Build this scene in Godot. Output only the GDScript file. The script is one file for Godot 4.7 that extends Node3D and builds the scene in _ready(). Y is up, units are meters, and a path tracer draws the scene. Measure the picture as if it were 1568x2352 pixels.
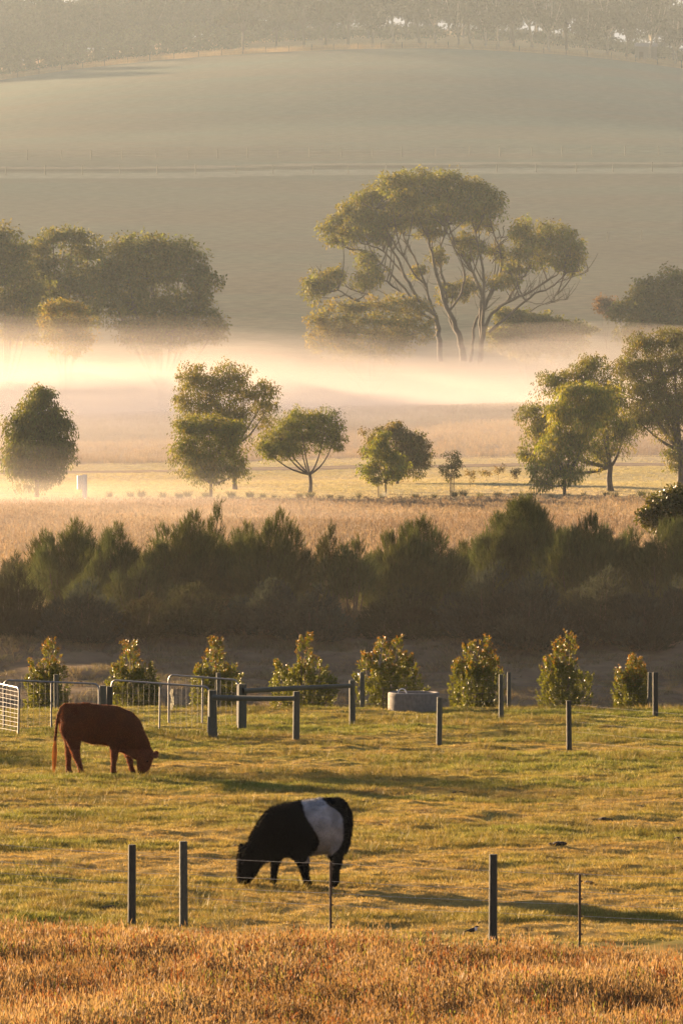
extends Node3D

const FOCAL := 13067.0            # focal length in units of a 1568 x 2352 picture
const EYE := Vector3(0.0, 7.5, 0.0)
const PITCH := -1.2976
const SUN_SIDE := 43.0            # degrees left of straight ahead
const SUN_UP := 8.8

var rng := RandomNumberGenerator.new()
var look := Basis()
var profile := PackedFloat32Array()
var bumps := FastNoiseLite.new()
var ripples := FastNoiseLite.new()
var rolls := FastNoiseLite.new()
var patches := FastNoiseLite.new()
var speckle := FastNoiseLite.new()
var m := {}
var taken := {}


# ------------------------------------------------------------------ helpers

func numbered(called: String) -> String:
	var n: int = taken.get(called, 0)
	taken[called] = n + 1
	return called if n == 0 else "%s_%03d" % [called, n]


func tag(o: Node, label: String, category: String, group := "", kind := "") -> Node:
	if label != "":
		o.set_meta("label", label)
	if category != "":
		o.set_meta("category", category)
	if group != "":
		o.set_meta("group", group)
	if kind != "":
		o.set_meta("kind", kind)
	return o


func thing(called: String, label: String, category: String, where: Vector3, group := "") -> Node3D:
	var o := Node3D.new()
	o.name = numbered(called)
	add_child(o, true)
	o.position = where
	tag(o, label, category, group)
	return o


func put(called: String, mesh: Mesh, mat: Material, parent: Node) -> MeshInstance3D:
	var o := MeshInstance3D.new()
	o.name = called if parent != self else numbered(called)
	o.mesh = mesh
	o.material_override = mat
	parent.add_child(o, true)
	return o


func at(x: float, y: float, d: float) -> Vector3:
	var r: Vector3 = look * Vector3((x - 784.0) / FOCAL, (1176.0 - y) / FOCAL, -1.0)
	return EYE + r * (d / -r.z)


func px(d: float) -> float:       # picture units per metre at a distance
	return FOCAL / d


func hit(x: float, y: float, d0 := 60.0, d1 := 140.0) -> Vector3:
	var d := d0
	while d < d1:
		var p := at(x, y, d)
		if p.y <= ground(p.x, p.z):
			return p
		d += 0.05
	var q := at(x, y, d1)
	return Vector3(q.x, ground(q.x, q.z), q.z)


func on_ground(p: Vector3, sink := 0.0) -> Vector3:
	return Vector3(p.x, ground(p.x, p.z) - sink, p.z)


func sstep(a: float, b: float, x: float) -> float:
	var t := clampf((x - a) / (b - a), 0.0, 1.0)
	return t * t * (3.0 - 2.0 * t)


class Soup:
	var v := PackedVector3Array()
	var n := PackedVector3Array()
	var c := PackedColorArray()
	var smooth := true

	func tri(p: Vector3, q: Vector3, r: Vector3, col: Color) -> void:
		v.append(p); v.append(q); v.append(r)
		c.append(col); c.append(col); c.append(col)

	func leaf(p: Vector3, along: Vector3, side: Vector3, col: Color) -> void:
		var mid := p + along * 0.45
		var tip := p + along
		var a := mid + side
		var b := mid - side
		v.append(p); v.append(a); v.append(tip)
		v.append(p); v.append(tip); v.append(b)
		for i in 6:
			c.append(col)

	func blade(p: Vector3, along: Vector3, side: Vector3, col: Color) -> void:
		v.append(p - side); v.append(p + side); v.append(p + along)
		c.append(col); c.append(col); c.append(col)

	func tube(pts: Array, radii: Array, sides: int, col: Color, cap := true) -> void:
		# a swept tube with smooth normals
		var rings: Array[PackedVector3Array] = []
		var norms: Array[PackedVector3Array] = []
		var ref := Vector3(0.0, 0.0, 1.0)
		for i in pts.size():
			var a: Vector3 = pts[maxi(i - 1, 0)]
			var b: Vector3 = pts[mini(i + 1, pts.size() - 1)]
			var t := (b - a).normalized()
			var s := t.cross(ref)
			if s.length() < 0.1:
				s = t.cross(Vector3(1.0, 0.0, 0.0))
			s = s.normalized()
			var u := s.cross(t).normalized()
			ref = u
			var ring := PackedVector3Array()
			var no := PackedVector3Array()
			var here: Vector3 = pts[i]
			var r: float = radii[i]
			for k in sides:
				var g := TAU * k / sides
				var e := s * cos(g) + u * sin(g)
				ring.append(here + e * r)
				no.append(e)
			rings.append(ring)
			norms.append(no)
		for i in pts.size() - 1:
			for k in sides:
				var l := (k + 1) % sides
				quad_n(rings[i][k], rings[i][l], rings[i + 1][l], rings[i + 1][k], norms[i][k], norms[i][l], norms[i + 1][l], norms[i + 1][k], col)
		if cap:
			for e in [0, pts.size() - 1]:
				var o: Vector3 = pts[e]
				var q: Vector3 = pts[1] if e == 0 else pts[e - 1]
				var up := (o - q).normalized()
				for k in sides:
					var l := (k + 1) % sides
					v.append(o); v.append(rings[e][k]); v.append(rings[e][l])
					n.append(up); n.append(up); n.append(up)
					c.append(col); c.append(col); c.append(col)

	func quad_n(p: Vector3, q: Vector3, r: Vector3, s: Vector3, np: Vector3, nq: Vector3, nr: Vector3, ns: Vector3, col: Color) -> void:
		v.append(p); v.append(q); v.append(r); v.append(p); v.append(r); v.append(s)
		n.append(np); n.append(nq); n.append(nr); n.append(np); n.append(nr); n.append(ns)
		for i in 6:
			c.append(col)

	func mesh() -> ArrayMesh:
		return add_to(ArrayMesh.new())

	func add_to(am: ArrayMesh) -> ArrayMesh:
		var arr := []
		arr.resize(Mesh.ARRAY_MAX)
		arr[Mesh.ARRAY_VERTEX] = v
		if n.size() == v.size():
			arr[Mesh.ARRAY_NORMAL] = n
		else:
			var f := PackedVector3Array()
			f.resize(v.size())
			for i in range(0, v.size(), 3):
				var e := (v[i + 2] - v[i]).cross(v[i + 1] - v[i]).normalized()
				f[i] = e; f[i + 1] = e; f[i + 2] = e
			arr[Mesh.ARRAY_NORMAL] = f
		arr[Mesh.ARRAY_COLOR] = c
		am.add_surface_from_arrays(Mesh.PRIMITIVE_TRIANGLES, arr)
		return am


func jitter(r: float) -> Vector3:
	return Vector3(rng.randf_range(-r, r), rng.randf_range(-r, r), rng.randf_range(-r, r))


func ball() -> Vector3:
	while true:
		var p := jitter(1.0)
		if p.length_squared() <= 1.0:
			return p
	return Vector3.ZERO


func tint(c: Color, spread: float) -> Color:
	var k := 1.0 + rng.randf_range(-spread, spread)
	var w := rng.randf_range(-spread, spread) * 0.35
	return Color(c.r * k * (1.0 + w), c.g * k, c.b * k * (1.0 - w))


func bent(a: Vector3, b: Vector3, sag: Vector3, steps: int) -> Array:
	var out := []
	for i in steps + 1:
		var t := float(i) / steps
		out.append(a.lerp(b, t) + sag * (4.0 * t * (1.0 - t)))
	return out


func taper(a: float, b: float, steps: int) -> Array:
	var out := []
	for i in steps + 1:
		out.append(lerpf(a, b, float(i) / steps))
	return out


# ------------------------------------------------------------------ materials

func plant_mat(rough: float, through: float, spec := 0.5) -> StandardMaterial3D:
	var k := StandardMaterial3D.new()
	k.vertex_color_use_as_albedo = true
	k.roughness = rough
	k.metallic_specular = spec
	k.cull_mode = BaseMaterial3D.CULL_DISABLED
	if through > 0.0:
		k.backlight_enabled = true
		k.backlight = Color(through, through, through * 0.9)
	return k


func noise_tex(freq: float, kind: int, lo: Color, hi: Color, octaves := 4, mid := -1.0) -> NoiseTexture2D:
	var f := FastNoiseLite.new()
	f.seed = 11 + int(freq * 1000.0)
	f.noise_type = kind
	f.frequency = freq
	f.fractal_octaves = octaves
	var t := NoiseTexture2D.new()
	t.width = 512
	t.height = 512
	t.seamless = true
	t.noise = f
	var g := Gradient.new()
	g.set_color(0, lo)
	g.set_color(1, hi)
	if mid > 0.0:
		g.set_offset(0, mid)
	t.color_ramp = g
	return t


func solid(col: Color, rough: float, metal := 0.0) -> StandardMaterial3D:
	var k := StandardMaterial3D.new()
	k.albedo_color = col.linear_to_srgb()
	k.roughness = rough
	k.metallic = metal
	k.vertex_color_use_as_albedo = false
	return k


func textured(freq: float, lo: Color, hi: Color, rough: float, scale: Vector3, relief := 0.0) -> StandardMaterial3D:
	var k := StandardMaterial3D.new()
	k.albedo_texture = noise_tex(freq, FastNoiseLite.TYPE_SIMPLEX_SMOOTH, lo.linear_to_srgb(), hi.linear_to_srgb())
	k.uv1_triplanar = true
	k.uv1_scale = scale
	k.roughness = rough
	if relief > 0.0:
		k.heightmap_enabled = true
		k.heightmap_texture = noise_tex(freq, FastNoiseLite.TYPE_SIMPLEX_SMOOTH, Color.BLACK, Color.WHITE)
		k.heightmap_scale = relief
	return k


func make_materials() -> void:
	m.ground = plant_mat(1.0, 0.0, 0.1)
	var t := noise_tex(0.02, FastNoiseLite.TYPE_SIMPLEX_SMOOTH, Color(0.78, 0.78, 0.78), Color(1, 1, 1), 5)
	m.ground.albedo_texture = t
	m.ground.uv1_triplanar = true
	m.ground.uv1_world_triplanar = true
	m.ground.uv1_scale = Vector3(0.11, 0.11, 0.11)
	m.far_ground = plant_mat(1.0, 0.0, 0.1)
	m.far_ground.albedo_texture = t
	m.far_ground.uv1_triplanar = true
	m.far_ground.uv1_world_triplanar = true
	m.far_ground.uv1_scale = Vector3(0.03, 0.03, 0.05)
	m.grass = plant_mat(0.62, 0.8, 0.2)
	m.dry = plant_mat(0.7, 0.8, 0.2)
	m.leaf = plant_mat(0.6, 0.85, 0.2)
	m.gloss = plant_mat(0.42, 0.8, 0.3)
	m.leaf.backlight = Color(1.0, 0.93, 0.55)
	m.gloss.backlight = Color(0.95, 0.88, 0.5)
	m.far_leaf = plant_mat(0.8, 0.3, 0.15)
	m.hair_dull = plant_mat(0.7, 0.3, 0.12)
	m.needle = plant_mat(0.8, 0.6, 0.1)
	m.bark = textured(0.02, Color(0.028, 0.022, 0.017), Color(0.075, 0.058, 0.043), 0.9, Vector3(0.8, 0.25, 0.8), 2.0)
	m.pale_bark = textured(0.02, Color(0.14, 0.12, 0.095), Color(0.28, 0.245, 0.2), 0.8, Vector3(0.3, 0.1, 0.3))
	m.stem = textured(0.03, Color(0.05, 0.035, 0.025), Color(0.13, 0.09, 0.06), 0.9, Vector3(2, 0.6, 2))
	m.post = textured(0.03, Color(0.03, 0.034, 0.026), Color(0.085, 0.09, 0.07), 0.85, Vector3(7, 0.7, 7), 0.5)
	m.post_dark = textured(0.03, Color(0.013, 0.014, 0.011), Color(0.045, 0.046, 0.038), 0.85, Vector3(7, 0.7, 7), 0.5)
	m.steel = solid(Color(0.13, 0.135, 0.14), 0.45, 0.4)
	m.rust = textured(0.05, Color(0.03, 0.017, 0.012), Color(0.08, 0.04, 0.025), 0.8, Vector3(9, 3, 9))
	m.wire = solid(Color(0.07, 0.07, 0.07), 0.6, 0.2)
	m.front_wire = solid(Color(0.3, 0.3, 0.31), 0.55, 0.3)
	m.concrete = textured(0.025, Color(0.1, 0.092, 0.08), Color(0.2, 0.182, 0.16), 0.92, Vector3(0.9, 0.5, 0.9), 0.4)
	m.water = solid(Color(0.015, 0.017, 0.014), 0.04)
	m.white = textured(0.03, Color(0.55, 0.53, 0.5), Color(0.75, 0.74, 0.7), 0.7, Vector3(2, 1, 2))
	m.rag = plant_mat(0.9, 0.8, 0.2)
	m.hide = plant_mat(0.85, 0.0, 0.12)
	m.hair = plant_mat(0.6, 0.9, 0.25)
	m.dung = textured(0.05, Color(0.012, 0.009, 0.006), Color(0.05, 0.036, 0.022), 0.95, Vector3(5, 5, 5), 1.5)
	m.eye = solid(Color(0.01, 0.008, 0.006), 0.1)
	m.dirt = plant_mat(1.0, 0.0, 0.1)


# ------------------------------------------------------------------ terrain

const LINE := [[-80, 0.0], [55, 0.0], [131, 0.0], [133.5, -0.2], [139, -1.5], [145, -1.75], [150, -1.35], [158, -0.45], [166, 0.4], [172, 0.5], [180, 0.1], [258, 0.0], [363, 0.0], [470, 0.2], [520, 2.4], [560, 4.5],
	[580, 4.7], [620, 4.1], [700, 5.2], [760, 11.0], [800, 16.1], [900, 26.8], [980, 36.7], [1050, 46.1], [1150, 59.4], [1240, 75.4], [1300, 84.1], [1330, 85.8], [1400, 92.0], [1600, 107.0], [1800, 116.0], [2100, 116.0], [4200, 100.0]]


func make_profile() -> void:
	var raw := PackedFloat32Array()
	raw.resize(4300)
	var k := 0
	for i in 4300:
		var d := float(i - 80)
		while k < LINE.size() - 2 and d > LINE[k + 1][0]:
			k += 1
		raw[i] = lerpf(LINE[k][1], LINE[k + 1][1], clampf((d - LINE[k][0]) / (LINE[k + 1][0] - LINE[k][0]), 0.0, 1.0))
	profile.resize(4300)
	for i in 4300:
		var d := i - 80
		var r := 1 if d < 200 else (8 if d < 700 else 14)
		var s := 0.0
		for j in range(-r, r + 1):
			s += raw[clampi(i + j, 0, 4299)]
		profile[i] = s / (2 * r + 1)
	bumps.seed = 5; bumps.frequency = 0.32; bumps.fractal_octaves = 3
	ripples.seed = 9; ripples.frequency = 1.5; ripples.fractal_octaves = 2
	rolls.seed = 21; rolls.frequency = 0.016; rolls.fractal_octaves = 3
	patches.seed = 33; patches.frequency = 0.14; patches.fractal_octaves = 4
	speckle.seed = 44; speckle.frequency = 1.6; speckle.fractal_octaves = 3


func ground(x: float, z: float) -> float:
	var d := -z
	var f := clampf(d + 80.0, 0.0, 4298.0)
	var i := int(f)
	var h := lerpf(profile[i], profile[i + 1], f - i)
	if d < 190.0:
		var near := 1.0 - sstep(131.0, 136.0, d)
		if near > 0.0:
			h += near * (0.08 * bumps.get_noise_2d(x, z) + 0.06 * ripples.get_noise_2d(x * 0.7, z * 1.2))
		if d > 131.0:
			h += 0.28 * sstep(131.0, 150.0, d) * bumps.get_noise_2d(x * 0.7, z * 0.7) * (1.0 - sstep(170.0, 190.0, d))
	if d > 200.0:
		h += 0.45 * sstep(200.0, 330.0, d) * (1.0 - 0.8 * sstep(700.0, 800.0, d)) * rolls.get_noise_2d(x, z)
	if d > 380.0:
		h += 0.022 * x * sstep(380.0, 520.0, d) * (1.0 - sstep(640.0, 900.0, d))
	if d > 850.0:
		var e := clampf(x - 16.0, -110.0, 110.0)
		h -= (0.82e-3 if e < 0.0 else 1.2e-3) * e * e * sstep(1060.0, 1290.0, d)
		h += 0.25 * sstep(850.0, 1000.0, d) * rolls.get_noise_2d(x * 0.35, z * 0.35)
	return h


func tall_edge(x: float) -> float:   # where the tall dry grass ends and the paddock begins
	return 73.7 - 0.4 * x + 0.7 * rolls.get_noise_2d(x * 14.0, 3.0) + 0.5 * rolls.get_noise_2d(x * 50.0, 9.0)


func paddock_color(x: float, z: float) -> Color:
	var d := -z
	var p := patches.get_noise_2d(x * 0.75, z * 1.6)
	var q := speckle.get_noise_2d(x * 0.55, z)
	var green := clampf(0.16 + 0.95 * p + 0.5 * q + 0.55 * sstep(84.0, 126.0, d), 0.0, 1.0)
	var dry := Color(0.29, 0.2, 0.066)
	var lush := Color(0.16, 0.17, 0.036)
	var c := dry.lerp(lush, green)
	if q < -0.45:
		c = c.lerp(Color(0.09, 0.055, 0.03), 0.6)
	return c


func strip(called: String, label: String, near: Callable, far: Callable, rows: int, cols: int, spread: float, paint: Callable, mat: Material, grow := 1.0) -> void:
	var v := PackedVector3Array()
	var nn := PackedVector3Array()
	var c := PackedColorArray()
	var idx := PackedInt32Array()
	for r in rows + 2:
		for k in cols + 1:
			var u := 2.0 * k / cols - 1.0
			u = signf(u) * pow(absf(u), 1.25)
			var wide := u * spread
			# the spread is a share of the distance, with a floor
			var x0 := wide * 60.0
			var d0: float = (near as Callable).call(x0)
			var d1: float = (far as Callable).call(x0)
			var t := pow(float(mini(r, rows)) / rows, grow)
			var d := lerpf(d0, d1, t)
			var x := wide * maxf(d, 60.0)
			if r == 0 or r >= rows:
				d = (near as Callable).call(x) if r == 0 else (far as Callable).call(x)
			var h := ground(x, -d)
			if r == rows + 1:
				d += 0.6
				h -= 0.15
			v.append(Vector3(x, h, -d))
			c.append((paint as Callable).call(x, -d))
	var w := cols + 1
	for r in rows + 1:
		for k in cols:
			var a := r * w + k
			idx.append_array(PackedInt32Array([a, a + w, a + 1, a + 1, a + w, a + w + 1]))
	nn.resize(v.size())
	for i in range(0, idx.size(), 3):
		var e := (v[idx[i + 2]] - v[idx[i]]).cross(v[idx[i + 1]] - v[idx[i]])
		nn[idx[i]] += e; nn[idx[i + 1]] += e; nn[idx[i + 2]] += e
	for i in nn.size():
		nn[i] = nn[i].normalized()
		if nn[i].y < 0.0:
			nn[i] = -nn[i]
	var arr := []
	arr.resize(Mesh.ARRAY_MAX)
	arr[Mesh.ARRAY_VERTEX] = v
	arr[Mesh.ARRAY_NORMAL] = nn
	arr[Mesh.ARRAY_COLOR] = c
	arr[Mesh.ARRAY_INDEX] = idx
	var am := ArrayMesh.new()
	am.add_surface_from_arrays(Mesh.PRIMITIVE_TRIANGLES, arr)
	tag(put(called, am, mat, self), label, "", "", "structure")


func field_color(x: float, z: float) -> Color:
	var p := patches.get_noise_2d(x * 0.25, z * 0.12)
	var q := speckle.get_noise_2d(x * 0.3, z * 0.2)
	return Color(0.2, 0.15, 0.105).lerp(Color(0.28, 0.215, 0.145), clampf(0.5 + p + 0.4 * q, 0.0, 1.0))


func verge_color(x: float, z: float) -> Color:
	var p := patches.get_noise_2d(x * 0.2, z * 0.1)
	return Color(0.44, 0.36, 0.22).lerp(Color(0.36, 0.31, 0.17), clampf(0.5 + 1.2 * p, 0.0, 1.0))


func hill_color(x: float, z: float) -> Color:
	var d := -z
	var p := rolls.get_noise_2d(x * 0.5, z * 1.3)
	var q := patches.get_noise_2d(x * 0.12, z * 0.5)
	var c := Color(0.1, 0.13, 0.095).lerp(Color(0.12, 0.115, 0.082), clampf(0.5 + 1.1 * p + 0.5 * q, 0.0, 1.0))
	if d < 1044.0:
		c = c.lerp(Color(0.13, 0.115, 0.08), 0.45 * (1.0 - sstep(985.0, 1045.0, d)))
	var strip_d := d - 0.05 * x + 4.0 * rolls.get_noise_2d(x * 0.8, 60.0)
	if strip_d > 1046.0 and strip_d < 1057.0:      # frosted verge under the track fence
		c = c.lerp(Color(0.26, 0.28, 0.21), 0.5)
	if strip_d > 1058.0 and strip_d < 1064.0:      # the track's dark cutting
		c = c.lerp(Color(0.05, 0.04, 0.03), 0.6)
	if strip_d >= 1064.0 and strip_d < 1069.0:
		c = c.lerp(Color(0.28, 0.24, 0.17), 0.5)
	if d > 1298.0:
		c = c.lerp(Color(0.46, 0.3, 0.14), sstep(1298.0, 1306.0, d))
	return c


func build_terrain() -> void:
	var flat := func(v: float) -> Callable: return func(_x: float) -> float: return v
	strip("foreground_field", "orange dry earth under the tall grass", (flat as Callable).call(-60.0), tall_edge, 60, 50, 0.16,
		func(_x, _z): return tint(Color(0.24, 0.145, 0.065), 0.1), m.ground)
	strip("paddock", "grazed green and gold paddock with the two cattle", tall_edge, (flat as Callable).call(133.0), 380, 150, 0.16, paddock_color, m.ground)
	strip("creek_bank", "shaded brown grassy bank behind the paddock", (flat as Callable).call(133.0), (flat as Callable).call(180.0), 110, 90, 0.16,
		func(x, z): return Color(0.13, 0.092, 0.056).lerp(Color(0.19, 0.14, 0.085), clampf(0.5 + patches.get_noise_2d(x * 1.5, z * 1.5), 0.0, 1.0)), m.ground)
	strip("brown_field", "pinkish brown seeding grass field beyond the shrubs", (flat as Callable).call(180.0), (flat as Callable).call(366.0), 110, 70, 0.17, field_color, m.ground)
	strip("mown_verge", "pale mown grass around the young trees", (flat as Callable).call(366.0), (flat as Callable).call(484.0), 70, 70, 0.17, verge_color, m.ground)
	strip("valley_field", "dry grass slope running up into the mist", (flat as Callable).call(484.0), (flat as Callable).call(700.0), 80, 70, 0.17, field_color, m.far_ground)
	strip("hill", "frosted grey green hillside rising to the ridge", (flat as Callable).call(700.0), (flat as Callable).call(1316.0), 300, 120, 0.17, hill_color, m.far_ground)
	strip("ridge_top", "golden grass beyond the ridge under the trees", (flat as Callable).call(1316.0), (flat as Callable).call(4100.0), 60, 70, 0.2,
		func(_x, _z): return Color(0.4, 0.27, 0.12), m.far_ground, 2.0)
	# the track that winds behind the young trees, a thin sheet on the verge
	var v := Soup.new()
	for i in 60:
		for side in [0, 1]:
			pass
	var last := []
	for i in 61:
		var x := lerpf(-90.0, 90.0, i / 60.0)
		var d := 470.0 - 0.12 * x + 0.0045 * x * x + 3.0 * sin(x * 0.06)
		var row := []
		for s in [-2.6, -0.9, 0.9, 2.6]:
			row.append(Vector3(x, ground(x, -(d + s)) + 0.03, -(d + s)))
		if last.size():
			for k in 3:
				var col := Color(0.17, 0.125, 0.09) if k != 1 else Color(0.2, 0.16, 0.1)
				v.tri(last[k], last[k + 1], row[k + 1], col)
				v.tri(last[k], row[k + 1], row[k], col)
		last = row
	tag(put("farm_track", v.mesh(), m.dirt, self), "narrow bare earth track crossing the mown grass", "", "", "structure")


# ------------------------------------------------------------------ grass

func tuft(blades: int, radius: float, tall: float, thick: float, lean: float, droop := 0.0) -> ArrayMesh:
	var s := Soup.new()
	for i in blades:
		var g := rng.randf() * TAU
		var p := Vector3(cos(g), 0.0, sin(g)) * radius * sqrt(rng.randf())
		var out := Vector3(cos(g) + rng.randf_range(-0.7, 0.7), 0.0, sin(g) + rng.randf_range(-0.7, 0.7)) * lean
		var up := Vector3(0.0, tall * rng.randf_range(0.45, 1.0), 0.0)
		var along := up + out * up.y
		var side := Vector3(cos(g + 1.6 + rng.randf()), 0.0, sin(g + 1.6 + rng.randf())) * thick * rng.randf_range(0.7, 1.2)
		var col := tint(Color.WHITE, 0.22)
		if droop > 0.0:
			var knee := p + along * 0.6
			var tip := knee + along * 0.4 + out * droop * up.y - Vector3(0.0, droop * 0.25 * up.y, 0.0)
			s.v.append_array([p - side, p + side, knee + side * 0.7, p - side, knee + side * 0.7, knee - side * 0.7, knee - side * 0.7, knee + side * 0.7, tip])
			for k in 9:
				s.c.append(col)
		else:
			s.blade(p, along, side, col)
	return s.mesh()


func seeded_stems(stems: int, tall: float) -> ArrayMesh:
	var s := Soup.new()
	for i in stems:
		var p := Vector3(rng.randf_range(-0.09, 0.09), 0.0, rng.randf_range(-0.09, 0.09))
		var lean := Vector3(rng.randf_range(-0.3, 0.3), 0.0, rng.randf_range(-0.3, 0.3))
		var t := tall * rng.randf_range(0.7, 1.1)
		var top := p + Vector3(0.0, t, 0.0) + lean * t
		var side := Vector3(0.0045, 0.0, 0.002).rotated(Vector3.UP, rng.randf() * TAU)
		var col := tint(Color.WHITE, 0.2)
		s.blade(p, (top - p) * 1.05, side, col)
		for k in 5:
			var q := p.lerp(top, 0.72 + 0.07 * k)
			s.leaf(q, (Vector3(0.0, 0.05, 0.0) + lean * 0.06 + jitter(0.022)), jitter(0.009), tint(Color(1.15, 1.05, 0.95), 0.15))
	return s.mesh()


func scatter(called: String, label: String, meshes: Array, mat: Material, count: int, place: Callable, parent: Node = null) -> void:
	var per := count / meshes.size()
	var root: Node = self
	for mesh in meshes:
		var mm := MultiMesh.new()
		mm.transform_format = MultiMesh.TRANSFORM_3D
		mm.use_colors = true
		mm.mesh = mesh
		var where: Array[Transform3D] = []
		var cols := PackedColorArray()
		for i in per:
			var r = (place as Callable).call()
			if r == null:
				continue
			var b := Basis(Vector3.UP, rng.randf() * TAU).scaled(Vector3(r[1], r[1] * rng.randf_range(0.75, 1.25), r[1]))
			where.append(Transform3D(b, r[0]))
			cols.append(r[2])
		mm.instance_count = where.size()
		for i in where.size():
			mm.set_instance_transform(i, where[i])
			mm.set_instance_color(i, cols[i])
		var o := MultiMeshInstance3D.new()
		o.name = numbered(called)
		o.multimesh = mm
		o.material_override = mat
		root.add_child(o, true)
		tag(o, label, "grass", "", "stuff")


func build_grass() -> void:
	# grazed sward
	var short := []
	for i in 3:
		short.append(tuft(9, 0.05, 0.055, 0.0042, 0.8))
	var sward := func():
		var d := lerpf(76.0, 133.4, pow(rng.randf(), 0.85))
		var x := rng.randf_range(-1.0, 1.0) * (0.067 * d + 1.0)
		if d < tall_edge(x) - 0.3:
			return null
		var p := patches.get_noise_2d(x * 0.75, -d * 1.6)
		var c := paddock_color(x, -d)
		var k := rng.randf_range(0.7, 1.5)
		if rng.randf() < 0.07:
			c = Color(0.36, 0.29, 0.12)
		return [Vector3(x, ground(x, -d) - 0.006, -d), rng.randf_range(0.6, 1.25) + clampf(p, -0.2, 0.5), Color(c.r * k * 1.15, c.g * k * 1.1, c.b * k)]
	scatter("paddock_grass", "short grazed grass all over the paddock", short, m.grass, 210000, sward)
	# coarse tussocks in the paddock: lows of dark green, throwing the long streaks of shade
	var clump := [tuft(30, 0.13, 0.14, 0.005, 0.6), tuft(30, 0.17, 0.11, 0.005, 0.9)]
	var clumps := func():
		var d := lerpf(78.0, 132.0, pow(rng.randf(), 0.8))
		var x := rng.randf_range(-1.0, 1.0) * (0.067 * d + 1.0)
		if d < tall_edge(x) or patches.get_noise_2d(x * 0.9 + 40.0, -d * 1.8) < 0.08:
			return null
		var c := Color(0.14, 0.135, 0.03).lerp(Color(0.26, 0.175, 0.058), rng.randf() * 0.8)
		return [Vector3(x, ground(x, -d) - 0.01, -d), rng.randf_range(0.6, 1.35), tint(c, 0.2)]
	scatter("paddock_tussocks", "coarser green tussocks scattered over the paddock", clump, m.grass, 15000, clumps)
	# tall dry foreground grass
	var tall := []
	for i in 3:
		tall.append(tuft(24, 0.26, 0.38, 0.0021, 0.5, 0.95))
	tall.append(seeded_stems(8, 0.5))
	tall.append(seeded_stems(8, 0.44))
	var orange := func():
		var d := lerpf(60.0, 78.0, rng.randf())
		var x := rng.randf_range(-1.0, 1.0) * (0.07 * d + 0.6)
		var e := tall_edge(x)
		if d > e + rng.randf_range(-1.0, 0.25):
			return null
		var p := patches.get_noise_2d(x * 1.7, -d * 1.7)
		var c := Color(0.23, 0.135, 0.058).lerp(Color(0.33, 0.22, 0.105), clampf(0.45 + p * 1.6 + rng.randf_range(-0.25, 0.25), 0.0, 1.0))
		if rng.randf() < 0.07:
			c = Color(0.2, 0.19, 0.04)
		if rng.randf() < 0.1:
			c = Color(0.22, 0.08, 0.03)
		var edge := clampf((e - d) / 2.2, 0.0, 1.0)
		return [Vector3(x, ground(x, -d) - 0.01, -d), (0.4 + 0.5 * edge) * rng.randf_range(0.7, 1.15) * (1.0 + 0.3 * p), tint(c, 0.1)]
	scatter("tall_dry_grass", "tall orange dry grass filling the front of the scene", tall, m.dry, 95000, orange)
	# rough grass on the shaded bank
	var rough := [tuft(16, 0.2, 0.3, 0.008, 0.7, 0.3), tuft(16, 0.25, 0.22, 0.008, 0.9, 0.4)]
	var bank := func():
		var d := lerpf(134.5, 181.0, rng.randf())
		var x := rng.randf_range(-1.0, 1.0) * (0.067 * d + 2.0)
		var p := patches.get_noise_2d(x * 1.3, -d * 1.3)
		if p < -0.3:
			return null
		var c := Color(0.17, 0.115, 0.065).lerp(Color(0.14, 0.13, 0.06), rng.randf())
		var grow := 0.45 + 0.9 * sstep(158.0, 172.0, d)
		return [Vector3(x, ground(x, -d) - 0.02, -d), grow * rng.randf_range(0.6, 1.5) * (1.0 + p), tint(c, 0.25)]
	scatter("bank_grass", "rough brown grass over the shaded creek bank", rough, m.grass, 26000, bank)
	# seeding grass of the brown field and the slope behind the young trees
	var heads := [seeded_field(9, 0.42), seeded_field(9, 0.34)]
	var brown := func():
		var d := 0.0
		if rng.randf() < 0.55:
			d = lerpf(182.0, 368.0, pow(rng.randf(), 0.6))
		else:
			d = lerpf(486.0, 600.0, rng.randf())
		var x := rng.randf_range(-1.0, 1.0) * (0.066 * d + 3.0)
		var p := patches.get_noise_2d(x * 0.25, -d * 0.12)
		if d > 355.0 and d < 369.0 and rng.randf() < sstep(355.0, 369.0, d):
			return null
		var c := Color(0.17, 0.12, 0.086).lerp(Color(0.26, 0.195, 0.135), clampf(0.5 + p + rng.randf_range(-0.3, 0.3), 0.0, 1.0))
		return [Vector3(x, ground(x, -d) - 0.03, -d), rng.randf_range(0.7, 1.25), tint(c, 0.2)]
	scatter("brown_field_grass", "seeding brown grass of the fields beyond the shrubs", heads, m.dry, 64000, brown)
	var lawn := [tuft(14, 0.3, 0.12, 0.02, 0.8)]
	var mown := func():
		var d := lerpf(366.0, 486.0, rng.randf())
		var x := rng.randf_range(-1.0, 1.0) * (0.066 * d + 2.0)
		var c := verge_color(x, -d)
		if absf(d - (470.0 - 0.12 * x + 0.0045 * x * x + 3.0 * sin(x * 0.06))) < 3.0:
			return null
		return [Vector3(x, ground(x, -d) - 0.02, -d), rng.randf_range(0.6, 1.3), tint(c, 0.2)]
	scatter("verge_grass", "pale short grass around the young trees", lawn, m.grass, 34000, mown)
	# long dead grass along the ridge fence
	var ridge := [seeded_field(10, 0.9)]
	var rim := func():
		var x := rng.randf_range(-110.0, 110.0)
		var d := rng.randf_range(1299.0, 1322.0)
		return [Vector3(x, ground(x, -d) - 0.05, -d), rng.randf_range(0.6, 1.3), tint(Color(0.34, 0.24, 0.14), 0.2)]
	scatter("ridge_grass", "tall pale dead grass along the ridge fence", ridge, m.dry, 7000, rim)


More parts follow.
